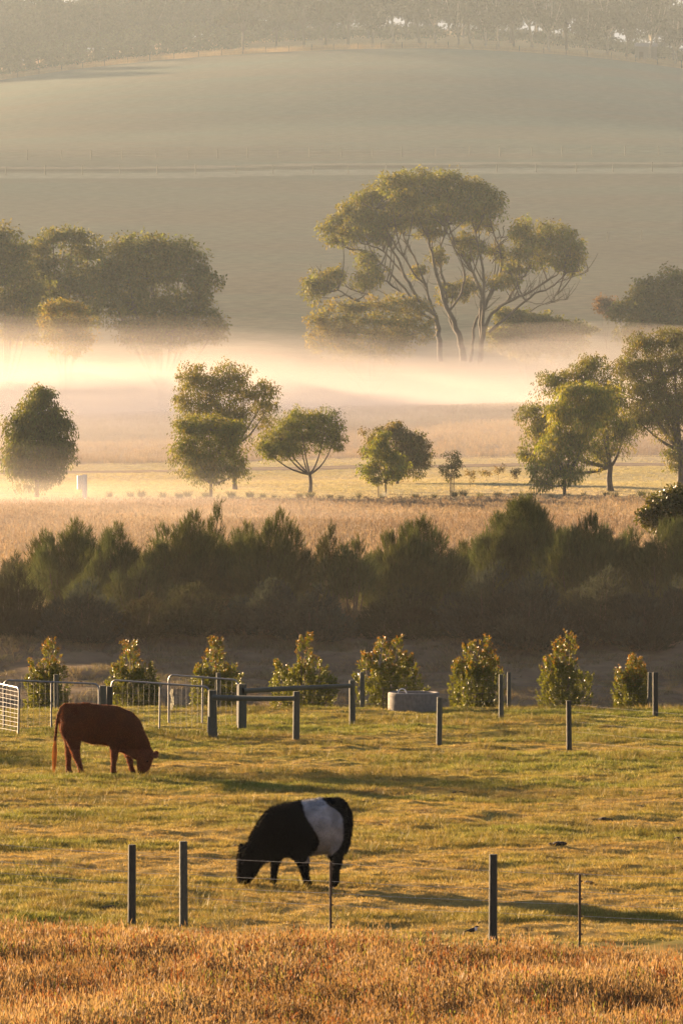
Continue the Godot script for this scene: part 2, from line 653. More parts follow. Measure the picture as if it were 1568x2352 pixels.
func seeded_field(stems: int, tall: float) -> ArrayMesh:
	var s := Soup.new()
	for i in stems:
		var p := Vector3(rng.randf_range(-0.3, 0.3), 0.0, rng.randf_range(-0.3, 0.3))
		var t := tall * rng.randf_range(0.5, 1.0)
		var lean := Vector3(rng.randf_range(-0.25, 0.25), 0.0, rng.randf_range(-0.25, 0.25)) * t
		var side := Vector3(0.014, 0.0, 0.0).rotated(Vector3.UP, rng.randf() * TAU)
		s.blade(p, Vector3(0.0, t, 0.0) + lean, side, tint(Color.WHITE, 0.25))
		s.leaf(p + Vector3(0.0, t * 0.75, 0.0) + lean * 0.75, Vector3(0.0, t * 0.3, 0.0) + lean * 0.3, side * 1.5, tint(Color(1.2, 1.1, 1.0), 0.2))
	return s.mesh()


# ------------------------------------------------------------------ trees

func leaf_clump(s: Soup, where: Vector3, r: Vector3, n: int, length: float, wide: float, droop: float, col: Color, spread := 0.3) -> void:
	var k := rng.randf_range(0.75, 1.25)
	var base := Color(col.r * k * rng.randf_range(0.85, 1.25), col.g * k, col.b * k)
	for i in n:
		var o := ball()
		var p := where + o * r
		var dir := (o * 0.7 + jitter(0.9)) * (1.0 - droop) + Vector3(0.0, -droop, 0.0)
		var l := length * rng.randf_range(0.6, 1.3)
		dir = dir.normalized() * l
		var side := dir.cross(jitter(1.0)).normalized() * wide * rng.randf_range(0.7, 1.3)
		s.leaf(p, dir, side, tint(base, spread))


func crown(root: Node3D, blobs: Array, d: float, o: Dictionary) -> Array:
	# blobs: [x, y, rx, ry, depth offset in metres]. Returns the twig tips for the limbs.
	var s := Soup.new()
	var k := px(d)
	var tips := []
	var length: float = o.get("length", 0.22)
	var wide: float = o.get("wide", 0.035)
	var droop: float = o.get("droop", 0.5)
	var fill: float = o.get("fill", 1.0)
	var cr: float = o.get("clump", 0.55)
	var leaves: int = o.get("leaves", 34)
	var col: Color = o.get("color", Color(0.111, 0.134, 0.022))
	for b in blobs:
		var off: float = b[4] if b.size() > 4 else 0.0
		var c := at(b[0], b[1], d + off) - root.position
		var rx: float = b[2] / k * o.get("swell", 1.0)
		var ry: float = b[3] / k * o.get("swell", 1.0)
		var rz: float = (rx + ry) * 0.5 * o.get("deep", 1.0)
		var count := maxi(3, int(fill * 3.7 * (rx * ry + rx * rz + ry * rz) / (cr * cr)))
		for i in count:
			var u := ball().normalized() * pow(rng.randf(), 0.36) * (1.0 if rng.randf() < o.get("even", 0.68) else rng.randf_range(1.0, o.get("rag", 1.3)))
			if u.y < -0.25 and rng.randf() < 0.35:
				u.y = -u.y
			var p := c + Vector3(u.x * (rx - cr * 0.3), u.y * (ry - cr * 0.3), u.z * (rz - cr * 0.3))
			var rr := cr * rng.randf_range(0.6, 1.15)
			leaf_clump(s, p, Vector3(rr, rr * 0.75, rr), int(leaves * rng.randf_range(0.6, 1.3)), length, wide, droop, col)
			if i % 4 == 0:
				tips.append([c, p])
	put("crown", s.mesh(), o.get("mat", m.leaf), root)
	return tips


func blob_tree(called: String, label: String, category: String, base: Vector3, fork_y: float, radius: float, blobs: Array, d: float, o: Dictionary, group := "") -> Node3D:
	var root := thing(called, label, category, on_ground(base, 0.05), group)
	var tips := crown(root, blobs, d, o)
	var s := Soup.new()
	var fork := Vector3(0.0, fork_y, 0.0)
	var lean: float = o.get("lean", 0.0)
	fork.x += lean
	s.tube(bent(Vector3.ZERO, fork, jitter(0.06 * fork_y), 6), [radius * 1.35, radius * 1.1, radius, radius * 0.95, radius * 0.92, radius * 0.88, radius * 0.85], 9, Color.WHITE)
	var k := px(d)
	for b in blobs:
		var off: float = b[4] if b.size() > 4 else 0.0
		var c := at(b[0], b[1], d + off) - root.position
		var from := fork if c.y > fork_y * 0.9 else fork * 0.75
		s.tube(bent(from, c, Vector3(0.0, -0.12 * from.distance_to(c), 0.0) + jitter(0.15), 6), taper(radius * 0.6, radius * 0.16, 6), 6, Color.WHITE)
	for t in tips:
		s.tube(bent(t[0], t[1], jitter(0.1), 3), taper(radius * 0.17, radius * 0.06, 3), 4, Color.WHITE, false)
	put("trunk", s.mesh(), o.get("bark", m.bark), root)
	return root


func mid_base(x: float, y: float, d: float) -> Vector3:
	return at(x, y, d)


func build_middle_trees() -> void:
	var g := "young gum trees along the mown verge"
	blob_tree("gum_tree", "dense dark egg shaped gum tree standing alone with mist at its foot", "tree", at(85, 1140, 376), 1.6, 0.14,
		[[95, 915, 36, 36], [88, 950, 55, 45], [50, 985, 42, 50], [128, 985, 42, 55, 0.5], [88, 1030, 78, 58], [40, 1050, 36, 50], [140, 1045, 42, 48], [85, 1088, 66, 42]],
		376, {"fill": 1.35, "length": 0.24, "wide": 0.04, "droop": 0.6, "color": Color(0.081, 0.100, 0.020)}, g)
	blob_tree("gum_tree", "tallest loose gum with a two lobed crown behind a rounder gum", "tree", at(540, 1140, 398), 3.2, 0.16,
		[[447, 882, 40, 52], [528, 872, 46, 44], [490, 912, 52, 42], [428, 930, 28, 34], [560, 915, 32, 36], [500, 952, 56, 34], [612, 906, 30, 36], [606, 950, 30, 36], [545, 975, 40, 40]],
		398, {"fill": 0.85, "droop": 0.6, "color": Color(0.120, 0.128, 0.026), "swell": 1.12}, g)
	blob_tree("gum_tree", "round bushy gum with golden top in front of the tallest gum", "tree", at(484, 1147, 374), 1.0, 0.11,
		[[480, 988, 72, 42], [432, 985, 40, 36], [535, 1000, 46, 42], [498, 1042, 74, 50], [428, 1040, 40, 42], [470, 1085, 62, 36], [545, 1080, 36, 32]],
		374, {"fill": 1.15, "droop": 0.55, "color": Color(0.117, 0.134, 0.022)}, g)
	blob_tree("umbrella_tree", "umbrella shaped gum on a short clear forked trunk", "tree", at(711, 1130, 386), 1.3, 0.13,
		[[640, 1012, 42, 40], [690, 974, 52, 36], [745, 985, 40, 42], [612, 1032, 24, 28], [690, 1010, 60, 30, 1.0], [768, 1008, 24, 28], [660, 1035, 38, 20, -0.6]],
		386, {"fill": 0.9, "droop": 0.55, "clump": 0.45, "length": 0.2, "wide": 0.03, "swell": 1.15}, g)
	blob_tree("gum_tree", "dark spreading gum right behind a bright staked young gum", "tree", at(912, 1142, 408), 1.8, 0.1,
		[[905, 985, 34, 20], [925, 1008, 56, 28], [858, 1018, 28, 36], [950, 1032, 38, 34], [962, 1068, 30, 34], [915, 1060, 45, 40]],
		408, {"fill": 0.8, "droop": 0.6, "color": Color(0.098, 0.096, 0.031), "clump": 0.45, "swell": 1.1}, g)
	blob_tree("young_gum", "bright yellow green young gum with one stake beside its thin trunk", "tree", at(884, 1157, 373), 1.1, 0.055,
		[[880, 1012, 24, 26], [868, 1042, 34, 34], [898, 1062, 38, 30], [850, 1082, 28, 24], [905, 1090, 30, 20], [862, 1100, 20, 14]],
		373, {"fill": 0.75, "droop": 0.6, "color": Color(0.12, 0.145, 0.025), "clump": 0.36, "length": 0.2}, g)
	blob_tree("sapling", "sparse small sapling between two thin stakes on the mown grass", "tree", at(1037, 1131, 384), 1.2, 0.035,
		[[1036, 1046, 20, 15], [1028, 1076, 24, 16], [1048, 1066, 18, 18], [1037, 1092, 22, 12]],
		384, {"fill": 0.42, "droop": 0.5, "color": Color(0.065, 0.07, 0.02), "clump": 0.3, "length": 0.17, "leaves": 22}, g)
	blob_tree("gum_tree", "broad dark gum with thick short forked trunk on open mown grass", "tree", at(1401, 1128, 385), 1.7, 0.2,
		[[1360, 842, 42, 26], [1270, 882, 38, 30], [1320, 872, 40, 30], [1225, 955, 36, 34], [1210, 1043, 22, 26], [1235, 1000, 30, 36], [1428, 1000, 34, 40], [1385, 960, 50, 60], [1395, 900, 40, 36], [1370, 1040, 30, 30]],
		385, {"fill": 1.0, "droop": 0.6, "color": Color(0.101, 0.115, 0.024), "swell": 1.22}, g)
	blob_tree("gum_tree", "yellow lit drooping gum in front of the broad dark gum", "tree", at(1296, 1155, 371), 1.3, 0.11,
		[[1314, 904, 34, 28], [1368, 914, 48, 34], [1352, 956, 64, 42], [1284, 956, 32, 38], [1276, 1022, 42, 40], [1330, 1020, 44, 44], [1261, 1072, 46, 32], [1305, 1092, 40, 24], [1248, 1108, 26, 18]],
		371, {"fill": 1.1, "droop": 0.65, "color": Color(0.137, 0.160, 0.024), "length": 0.25, "swell": 1.2}, g)
	blob_tree("gum_tree", "big dark gum cut by the edge with a long low limb reaching over the grass", "tree", at(1562, 1085, 397), 2.6, 0.24,
		[[1477, 790, 36, 26], [1542, 778, 36, 30], [1452, 853, 42, 42], [1523, 861, 66, 50], [1485, 925, 64, 52], [1542, 956, 56, 50], [1466, 968, 38, 24], [1548, 1050, 20, 30], [1600, 820, 55, 55], [1610, 930, 60, 60]],
		397, {"fill": 1.0, "droop": 0.6, "color": Color(0.091, 0.100, 0.024), "swell": 1.25}, g)
	# stakes, guards and small plants on the verge
	var stakes := [[868, 1112, 1152, 373.5, "stake beside the bright young gum"], [1033, 1096, 1131, 383.5, "first thin stake left of the sapling"], [1041, 1096, 1131, 383.0, "second thin stake right of the sapling"],
		[1231, 1108, 1140, 374.0, "thin stake under the yellow lit gum, outermost"], [1239, 1100, 1142, 374.5, "thin stake under the yellow lit gum, nearest its trunk"]]
	for q in stakes:
		var b := on_ground(at(q[0], q[2], q[3]))
		var s := Soup.new()
		s.tube([Vector3(0, -0.2, 0), Vector3(0.02, 1.25, 0.0)], [0.032, 0.03], 6, Color.WHITE)
		var o := put("wooden_stake", s.mesh(), m.stem, self)
		o.position = b
		tag(o, "wooden " + q[4], "stake", "stakes of the young trees")
	var small := [[1079, 1093, 10, 14, "round low shrub nearest the staked sapling"], [1113, 1090, 13, 9, "low spreading shrub second from the staked sapling"], [1146, 1080, 11, 11, "pale low shrub at the edge of the farm track"], [1184, 1086, 11, 16, "upright low shrub close to the yellow lit gum"]]
	for q in small:
		blob_tree("low_shrub", q[4], "shrub", at(q[0], q[1] + q[3], 397), 0.15, 0.02, [[q[0], q[1], q[2], q[3]]], 397,
			{"fill": 0.3, "droop": -0.4, "clump": 0.18, "length": 0.2, "wide": 0.03, "leaves": 14, "color": Color(0.13, 0.11, 0.05)}, "small shrubs on the mown verge")
	var tus := Soup.new()
	for i in 130:
		var g2 := rng.randf() * TAU
		tus.blade(Vector3(cos(g2), 0.0, sin(g2)) * 0.15 * rng.randf(), Vector3(cos(g2) * rng.randf() * 0.4, rng.randf_range(0.25, 0.6), sin(g2) * rng.randf() * 0.4), Vector3(0.014, 0.0, 0.008), tint(Color(0.085, 0.085, 0.035), 0.3))
	var tm := tus.mesh()
	for i in 34:
		var x := 250.0 + i * 39.0 + rng.randf_range(-14.0, 14.0)
		var o := put("verge_tussock", tm, m.grass, self)
		o.position = on_ground(at(x, 1140, 371.0 + rng.randf_range(-4.0, 4.0)), 0.02)
		o.rotation.y = rng.randf() * TAU
		o.scale = Vector3.ONE * rng.randf_range(0.6, 1.25)
		tag(o, "dark green tussock growing along the front edge of the mown verge", "tussock", "tussocks along the verge edge")


func polyline(pts: Array, d: float, root: Node3D) -> Array:
	var out := []
	for p in pts:
		out.append(at(p[0], p[1], d + p[2]) - root.position)
	# a smoother, slightly crooked line
	var fine := []
	for i in out.size() - 1:
		var a: Vector3 = out[maxi(i - 1, 0)]
		var b: Vector3 = out[i]
		var c: Vector3 = out[i + 1]
		var e: Vector3 = out[mini(i + 2, out.size() - 1)]
		for k in 4:
			var t := k / 4.0
			fine.append(b.cubic_interpolate(c, a, e, t) + (jitter(0.12) if i + k > 0 else Vector3.ZERO))
	fine.append(out[-1])
	return fine


func z2(x: float, y: float) -> Array:
	return [658.6 + x * 0.58, 345.0 + y * 0.58]


func build_great_gum() -> void:
	var d := 690.0
	var root := thing("great_gum_tree", "great spreading eucalypt with many bare limbs and a domed crown above the mist", "tree", on_ground(at(1075, 800, d), 0.2))
	var blobs := []
	for b in [[300, 330, 60, 30, 1], [420, 300, 80, 34, -1], [520, 275, 84, 34, 2], [620, 262, 84, 34, -2], [740, 262, 66, 34, 1], [430, 140, 90, 46, 0], [540, 128, 90, 42, 2], [630, 130, 80, 42, -2], [720, 165, 80, 46, 1], [790, 195, 62, 46, 0], [350, 190, 80, 46, 2], [470, 205, 100, 48, -3], [590, 200, 100, 48, 4], [265, 250, 66, 52, 0], [185, 320, 52, 48, -1],
		[235, 340, 50, 40, 2], [330, 280, 80, 42, -2], [430, 265, 80, 36, 3], [690, 215, 90, 42, -3], [820, 235, 38, 34, 0],
		[940, 335, 62, 48, 0], [1010, 350, 66, 50, 2], [1090, 350, 48, 48, -2], [1140, 415, 46, 50, 0], [1040, 420, 80, 46, 1], [930, 410, 56, 44, -1], [1100, 455, 60, 28, 0],
		[145, 515, 66, 38, 0], [105, 560, 40, 36, 1], [205, 485, 34, 26, 0], [320, 435, 44, 38, 0], [330, 500, 56, 38, -2], [300, 530, 34, 26, 1]]:
		var q := z2(b[0], b[1])
		blobs.append([q[0], q[1], b[2] * 0.6, b[3] * 0.74, b[4]])
	var tips := crown(root, blobs, d, {"fill": 0.92, "length": 0.42, "wide": 0.085, "droop": 0.45, "clump": 0.95, "leaves": 34, "swell": 1.06, "even": 0.55, "rag": 1.42, "color": Color(0.104, 0.118, 0.022)})
	var inner := []
	for b in [[740, 390, 70, 42, 0], [840, 410, 50, 36, 2], [700, 350, 50, 28, 2], [860, 520, 74, 30, 0], [720, 545, 46, 46, 3], [640, 560, 46, 44, 3], [560, 330, 60, 30, 2], [900, 470, 60, 36, 1], [600, 420, 40, 40, 3], [520, 480, 36, 30, 2], [380, 350, 50, 26, 0], [780, 300, 44, 26, 2]]:
		var q := z2(b[0], b[1])
		inner.append([q[0], q[1], b[2] * 0.6, b[3] * 0.66, b[4]])
	var si := crown(root, inner, d, {"fill": 0.85, "length": 0.4, "wide": 0.08, "droop": 0.5, "clump": 0.7, "leaves": 22, "color": Color(0.1, 0.108, 0.022)})
	tips.append_array(si)
	var limbs := [
		[[600, 730, -1], [590, 660, -1], [520, 590, -2], [470, 500, -2], [420, 400, -1], [370, 330, 0], [330, 280, 0]],
		[[600, 730, -1], [580, 640, 0], [550, 540, 1], [500, 420, 2], [450, 310, 2], [430, 200, 2]],
		[[690, 770, 0], [660, 680, 0], [610, 560, 0], [580, 440, 1], [550, 320, 1], [540, 180, 1]],
		[[690, 770, 0], [640, 640, 2], [620, 520, 3], [600, 400, 3], [640, 290, 2], [640, 190, 1]],
		[[640, 640, 0], [690, 560, -1], [700, 470, -2], [660, 380, -3], [620, 300, -3]],
		[[770, 780, 0], [768, 660, 0], [770, 560, 0], [720, 460, 0], [670, 380, 1], [640, 300, 1], [640, 200, 1]],
		[[770, 780, 0], [775, 640, -1], [780, 500, -1], [760, 380, -1], [730, 270, 0], [740, 200, 0]],
		[[775, 640, 0], [820, 540, 1], [850, 430, 1], [820, 330, 0], [800, 240, 0]],
		[[730, 790, 1], [745, 690, 1], [790, 600, 1], [850, 500, 1], [900, 430, 1], [940, 350, 1]],
		[[770, 760, 0], [800, 660, 0], [860, 610, 0], [940, 570, 0], [1010, 530, 0], [1080, 480, 0], [1120, 420, 0]],
		[[800, 720, -2], [880, 650, -2], [960, 580, -2], [1040, 545, -2], [1100, 490, -1], [1150, 480, -1]],
		[[860, 610, 1], [920, 520, 1], [960, 470, 1], [1010, 400, 1], [1050, 360, 1]],
		[[590, 680, -2], [500, 620, -2], [420, 540, -2], [370, 510, -2], [320, 500, -2]],
		[[560, 660, -1], [440, 630, -1], [320, 610, -1], [230, 570, -1], [180, 540, 0], [130, 520, 0]],
		[[500, 590, -1], [420, 500, -1], [330, 410, 0], [250, 390, 0], [190, 350, 0]],
		[[470, 500, 0], [380, 400, 1], [300, 370, 1], [240, 330, 1]],
		[[550, 540, 0], [480, 450, -2], [400, 330, -2], [350, 230, -2]],
		[[400, 620, 1], [320, 570, 1], [250, 550, 1], [210, 500, 1]],
		[[860, 300, 0], [850, 350, 0], [830, 400, 0], [810, 450, 0]],
		[[960, 640, 0], [1040, 600, -1], [1110, 590, -1]], [[1040, 540, 0], [1110, 510, 1], [1190, 480, 1]], [[940, 600, 0], [1030, 610, 1], [1070, 570, 1]]]
	var thick := [0.62, 0.42, 0.8, 0.5, 0.3, 0.62, 0.5, 0.32, 0.42, 0.44, 0.34, 0.26, 0.34, 0.3, 0.3, 0.24, 0.28, 0.18, 0.12, 0.13, 0.12, 0.1]
	var reach := []
	for i in limbs.size():
		var pts := []
		for p in limbs[i]:
			var q := z2(p[0], p[1])
			pts.append([q[0], q[1], p[2]])
		if i in [0, 1, 2, 3, 5, 6, 8]:
			var f: Array = pts[0]
			pts.push_front([f[0] + (4.0 if f[0] < 1060.0 else -2.0), 830.0, f[2]])
		var line := polyline(pts, d, root)
		var s := Soup.new()
		s.tube(line, taper(thick[i] * 0.55, 0.05, line.size() - 1), 8, Color.WHITE)
		put("trunk" if i in [0, 2, 5, 8] else "limb", s.mesh(), m.bark, root)
		for k in range(line.size() / 3, line.size()):
			reach.append(line[k])
	# fine twigs from the limbs into the foliage, and bare ones between
	var tw := Soup.new()
	for t in tips:
		var to: Vector3 = t[1]
		var best: Vector3 = reach[0]
		for r in reach:
			if r.y < to.y + 0.4 and r.distance_squared_to(to) < best.distance_squared_to(to):
				best = r
		if best.distance_to(to) < 7.0:
			tw.tube(bent(best, to, jitter(0.3) - Vector3(0.0, 0.2, 0.0), 4), taper(0.085, 0.03, 4), 4, Color.WHITE, false)
	for i in 48:
		var to: Vector3 = tips[rng.randi() % tips.size()][1]
		var best := Vector3(0, 1e6, 0)
		for k in 60:
			var q: Vector3 = reach[rng.randi() % reach.size()]
			if q.y < to.y - 1.5 and q.y > 4.0 and Vector2(q.x - to.x, q.z - to.z).length() * 1.4 + absf(to.y - q.y - 5.0) < Vector2(best.x - to.x, best.z - to.z).length() * 1.4 + absf(to.y - best.y - 5.0):
				best = q
		if best.y < 1000.0:
			tw.tube(bent(best, to, Vector3(signf(to.x - best.x) * 0.35, 0.0, 0.0) + jitter(0.4), 7), taper(0.11, 0.03, 7), 5, Color.WHITE, false)
	for i in 420:
		var a: Vector3 = reach[rng.randi() % reach.size()]
		var b := a + Vector3(rng.randf_range(-1.6, 1.6) + signf(a.x) * 0.5, rng.randf_range(0.4, 2.6), rng.randf_range(-1.2, 1.2))
		tw.tube(bent(a, b, jitter(0.25), 3), taper(0.055, 0.02, 3), 3, Color.WHITE, false)
	put("twigs", tw.mesh(), m.bark, root)


func build_valley_trees() -> void:
	var dark := {"fill": 0.85, "length": 0.42, "wide": 0.1, "droop": 0.4, "clump": 1.0, "leaves": 34, "color": Color(0.091, 0.106, 0.028)}
	var g := "dark rounded trees rising out of the mist"
	blob_tree("round_tree", "dark tree cut by the edge, first of the rounded trees in mist", "tree", at(10, 830, 652), 3.0, 0.35,
		[[10, 545, 40, 40], [40, 575, 45, 42], [20, 640, 85, 66], [60, 690, 60, 50], [-60, 600, 70, 70], [-20, 720, 90, 60], [60, 760, 60, 40]], 652, dark, g)
	blob_tree("round_tree", "middle rounded tree with bright gaps high in its crown", "tree", at(150, 830, 660), 3.0, 0.35,
		[[122, 545, 40, 28], [165, 545, 36, 26], [205, 575, 40, 42], [95, 585, 26, 46], [150, 595, 30, 26], [140, 660, 80, 52], [200, 650, 50, 60], [150, 730, 90, 50], [100, 620, 34, 34]], 660, dark, g)
	blob_tree("round_tree", "largest smooth domed tree rising from the mist beside open field", "tree", at(370, 840, 640), 3.0, 0.4,
		[[345, 575, 86, 44], [285, 588, 50, 40], [415, 600, 62, 50], [350, 640, 130, 70, 1], [465, 655, 46, 50], [245, 640, 44, 54], [300, 705, 96, 56], [430, 715, 74, 52], [370, 770, 110, 50], [490, 760, 36, 50]], 640, dark, g)
	var gold := {"even": 0.5, "rag": 1.5, "fill": 0.6, "length": 0.36, "wide": 0.08, "droop": 0.1, "clump": 0.7, "leaves": 26, "color": Color(0.13, 0.12, 0.025)}
	blob_tree("yellow_bush", "yellow green bush below the rounded trees, half sunk in mist", "shrub", at(150, 790, 610), 1.0, 0.08, [[115, 715, 28, 22], [150, 708, 36, 24], [180, 715, 24, 22], [150, 745, 64, 34], [150, 785, 70, 40]], 610, gold)
	blob_tree("yellow_bush", "long yellow green thicket under the left limbs of the great eucalypt", "shrub", at(850, 790, 676), 1.2, 0.1,
		[[740, 735, 34, 24], [790, 715, 44, 26], [850, 708, 54, 26], [915, 700, 44, 26], [960, 705, 34, 24], [880, 745, 90, 30], [780, 755, 60, 30], [760, 785, 60, 40], [860, 785, 90, 45], [940, 770, 60, 45]], 676, gold.merged({"color": Color(0.13, 0.13, 0.028), "fill": 0.55}, true))
	blob_tree("dark_bush", "dark green thicket under the right limbs of the great eucalypt", "shrub", at(1215, 790, 696), 1.2, 0.1,
		[[1160, 725, 36, 24], [1195, 732, 44, 26], [1250, 738, 42, 22], [1300, 748, 40, 14], [1340, 756, 34, 14], [1210, 765, 100, 30], [1200, 790, 90, 40], [1290, 785, 70, 34]], 696, dark.merged({"clump": 0.7, "leaves": 26, "length": 0.34}, true))
	blob_tree("round_tree", "bright green bushy tree near the edge beyond the mist", "tree", at(1500, 800, 668), 1.6, 0.2,
		[[1475, 662, 42, 34], [1545, 652, 50, 40], [1500, 690, 60, 40], [1440, 712, 38, 28], [1500, 715, 66, 38], [1580, 700, 40, 60], [1420, 725, 22, 18], [1520, 760, 70, 40], [1465, 760, 60, 44], [1560, 760, 60, 60]], 668, dark.merged({"color": Color(0.07, 0.082, 0.018)}, true))
	blob_tree("brown_bush", "small round brown bush alone on the slope beside the bright green tree", "shrub", at(1391, 725, 765), 0.8, 0.08, [[1380, 695, 18, 14], [1400, 698, 20, 16], [1390, 712, 26, 14]], 765,
		{"fill": 0.9, "length": 0.36, "wide": 0.09, "droop": 0.1, "clump": 0.7, "leaves": 26, "color": Color(0.09, 0.06, 0.035)})


func gum_variant(tall: float, wide: float, pale: bool, seed_: int) -> Array:
	rng.seed = seed_
	var t := Soup.new()
	var s := Soup.new()
	var lean := rng.randf_range(-1.6, 1.6)
	var fork := Vector3(lean * 0.4, tall * rng.randf_range(0.25, 0.38), 0.0)
	t.tube(bent(Vector3(0, -1.0, 0), fork, jitter(0.4), 5), taper(0.36, 0.24, 5), 7, Color.WHITE)
	for i in 11:
		var g := TAU * i / 5.5 + rng.randf()
		var r := wide * rng.randf_range(0.25, 0.9)
		var c := Vector3(lean + cos(g) * r, tall * rng.randf_range(0.42, 0.92), sin(g) * r)
		if i == 0:
			c = Vector3(lean, tall * 0.92, 0.0)
		t.tube(bent(fork, c, Vector3(0.0, -0.5, 0.0) + jitter(0.5), 5), taper(0.17, 0.05, 5), 5, Color.WHITE)
		for j in 9:
			var o := ball() * Vector3(2.4, 1.6, 2.4)
			leaf_clump(s, c + o, Vector3(1.2, 0.9, 1.2), 26, 0.7, 0.2, 0.5, Color(0.034, 0.036, 0.016))
	return [t.mesh(), s.mesh()]


func build_ridge() -> void:
	var kinds := []
	for i in 6:
		kinds.append(gum_variant([15.0, 17.0, 13.0, 16.0, 14.0, 18.0][i], [4.2, 5.0, 3.8, 4.8, 4.4, 5.4][i], i % 2 == 0, 900 + i))
	rng.seed = 77
	# individuals along the open, right-hand part of the ridge where trunk after trunk can be told apart
	var words := ["first", "second", "third", "fourth", "fifth", "sixth", "seventh", "eighth", "ninth", "tenth", "eleventh", "twelfth", "thirteenth", "fourteenth", "fifteenth", "sixteenth", "seventeenth", "eighteenth", "nineteenth", "twentieth", "twenty-first", "twenty-second"]
	var xs := [560, 630, 700, 742, 800, 858, 905, 960, 998, 1050, 1080, 1112, 1146, 1180, 1216, 1262, 1300, 1345, 1392, 1440, 1492, 1545]
	for i in xs.size():
		var k: Array = kinds[(i * 5 + 1) % 6]
		var d: float = 1312.0 + [4, 22, 9, 30, 3, 18, 40, 6, 26, 12, 34, 2, 5, 28, 8, 3, 20, 6, 14, 3, 9, 24][i]
		var root := thing("ridge_gum", "hazy tall gum on the ridge, %s along the open tree line from its denser end" % words[i], "tree", Vector3((xs[i] - 784.0) / px(d), 0.0, -d), "gum trees along the ridge")
		root.position = on_ground(root.position)
		put("trunk", k[0], m.pale_bark if i % 3 != 1 and i > 4 else m.bark, root)
		put("crown", k[1], m.far_leaf, root)
		root.rotation.y = rng.randf() * TAU
		root.scale = Vector3.ONE * rng.randf_range(0.9, 1.15)
	# the denser wood: one mass
	for q in [[0, 1.0, 130], [3, 1.05, 120], [2, 0.75, 150]]:
		var am := ArrayMesh.new()
		for j in 2:
			var src: ArrayMesh = kinds[q[0]][j]
			am.add_surface_from_arrays(Mesh.PRIMITIVE_TRIANGLES, src.surface_get_arrays(0))
			am.surface_set_material(j, m.bark if j == 0 else m.far_leaf)
		var mm := MultiMesh.new()
		mm.transform_format = MultiMesh.TRANSFORM_3D
		mm.mesh = am
		mm.instance_count = q[2]
		for i in int(q[2]):
			var x := rng.randf_range(-150.0, -22.0)
			var d := rng.randf_range(1368.0, 1440.0)
			if i % 3 == 1:
				x = rng.randf_range(-60.0, 170.0)
				d = rng.randf_range(1390.0, 1600.0)
			if i % 9 == 2:
				x = rng.randf_range(84.0, 170.0)
				d = rng.randf_range(1312.0, 1390.0)
			var b := Basis(Vector3.UP, rng.randf() * TAU).scaled(Vector3.ONE * q[1] * rng.randf_range(0.85, 1.25))
			mm.set_instance_transform(i, Transform3D(b, Vector3(x, ground(x, -d) - 0.3, -d)))
		var o := MultiMeshInstance3D.new()
		o.name = numbered("woodland")
		o.multimesh = mm
		add_child(o, true)
		tag(o, "hazy mass of dark woodland covering the ridge", "woodland", "", "stuff")
	# dark undergrowth between the trunks of the dense wood
	var u := Soup.new()
	for i in 760:
		var x := rng.randf_range(-120.0, 110.0)
		var dense := 1.0 - sstep(-40.0, -8.0, x)
		if dense < 0.5 and rng.randf() < (0.6 if x > 20.0 and x < 44.0 else 0.0):
			continue
		var d := rng.randf_range(1356.0, 1385.0)
		if dense < 0.5:
			d += rng.randf_range(30.0, 130.0)
		var p := Vector3(x, ground(x, -d), -d)
		for j in 6:
			leaf_clump(u, p + Vector3(rng.randf_range(-2, 2), rng.randf_range(0.4, 2.4 + 4.5 * dense), rng.randf_range(-2, 2)), Vector3(1.2, 0.9, 1.2), 14, 0.7, 0.2, 0.3, Color(0.06, 0.065, 0.022))
	tag(put("undergrowth", u.mesh(), m.far_leaf, self), "hazy scrub between the trunks of the ridge wood", "undergrowth", "", "stuff")
	# fence along the ridge and the fences below the track
	far_fence("ridge_fence", "hazy wire fence along the brow in front of the ridge wood", -100.0, 100.0, 5.2, func(x): return 1302.0, 1.4)
	far_fence("track_fence", "hazy post fence running below the hillside track", -90.0, 92.0, 6.9, func(x): return 1051.0 + 0.05 * x, 1.7)
	far_fence("hill_fence", "faint upper fence on the hillside above the track", -90.0, 92.0, 6.0, func(x): return 1082.0 + 0.06 * x, 1.9)
	far_fence("slope_fence", "three faint dark fence posts on the slope at the edge", 38.0, 52.0, 5.6, func(x): return 905.0 + 0.6 * x, 1.9)
	# a pale farm shed glimpsed between the last trunks of the ridge
	var d2 := 1352.0
	var c := at(1482, 126, d2)
	var shed := thing("farm_shed", "pale farm shed glimpsed between trunks at the end of the ridge", "shed", Vector3(c.x, ground(c.x, -d2) - 0.3, -d2))
	var st := SurfaceTool.new()
	var box := BoxMesh.new()
	box.size = Vector3(5.0, 3.6, 4.0)
	st.begin(Mesh.PRIMITIVE_TRIANGLES)
	st.append_from(box, 0, Transform3D(Basis(), Vector3(0, 1.8, 0)))
	put("wall", st.commit(), m.concrete, shed)
	var rf := PrismMesh.new()
	rf.size = Vector3(4.5, 1.0, 5.4)
	var ro := put("roof", rf, m.concrete, shed)
	ro.position = Vector3(0, 4.11, 0)
	ro.rotation.y = PI / 2
	var dr := BoxMesh.new()
	dr.size = Vector3(1.0, 2.1, 0.08)
	put("door", dr, m.stem, shed).position = Vector3(-1.2, 1.35, 2.04)


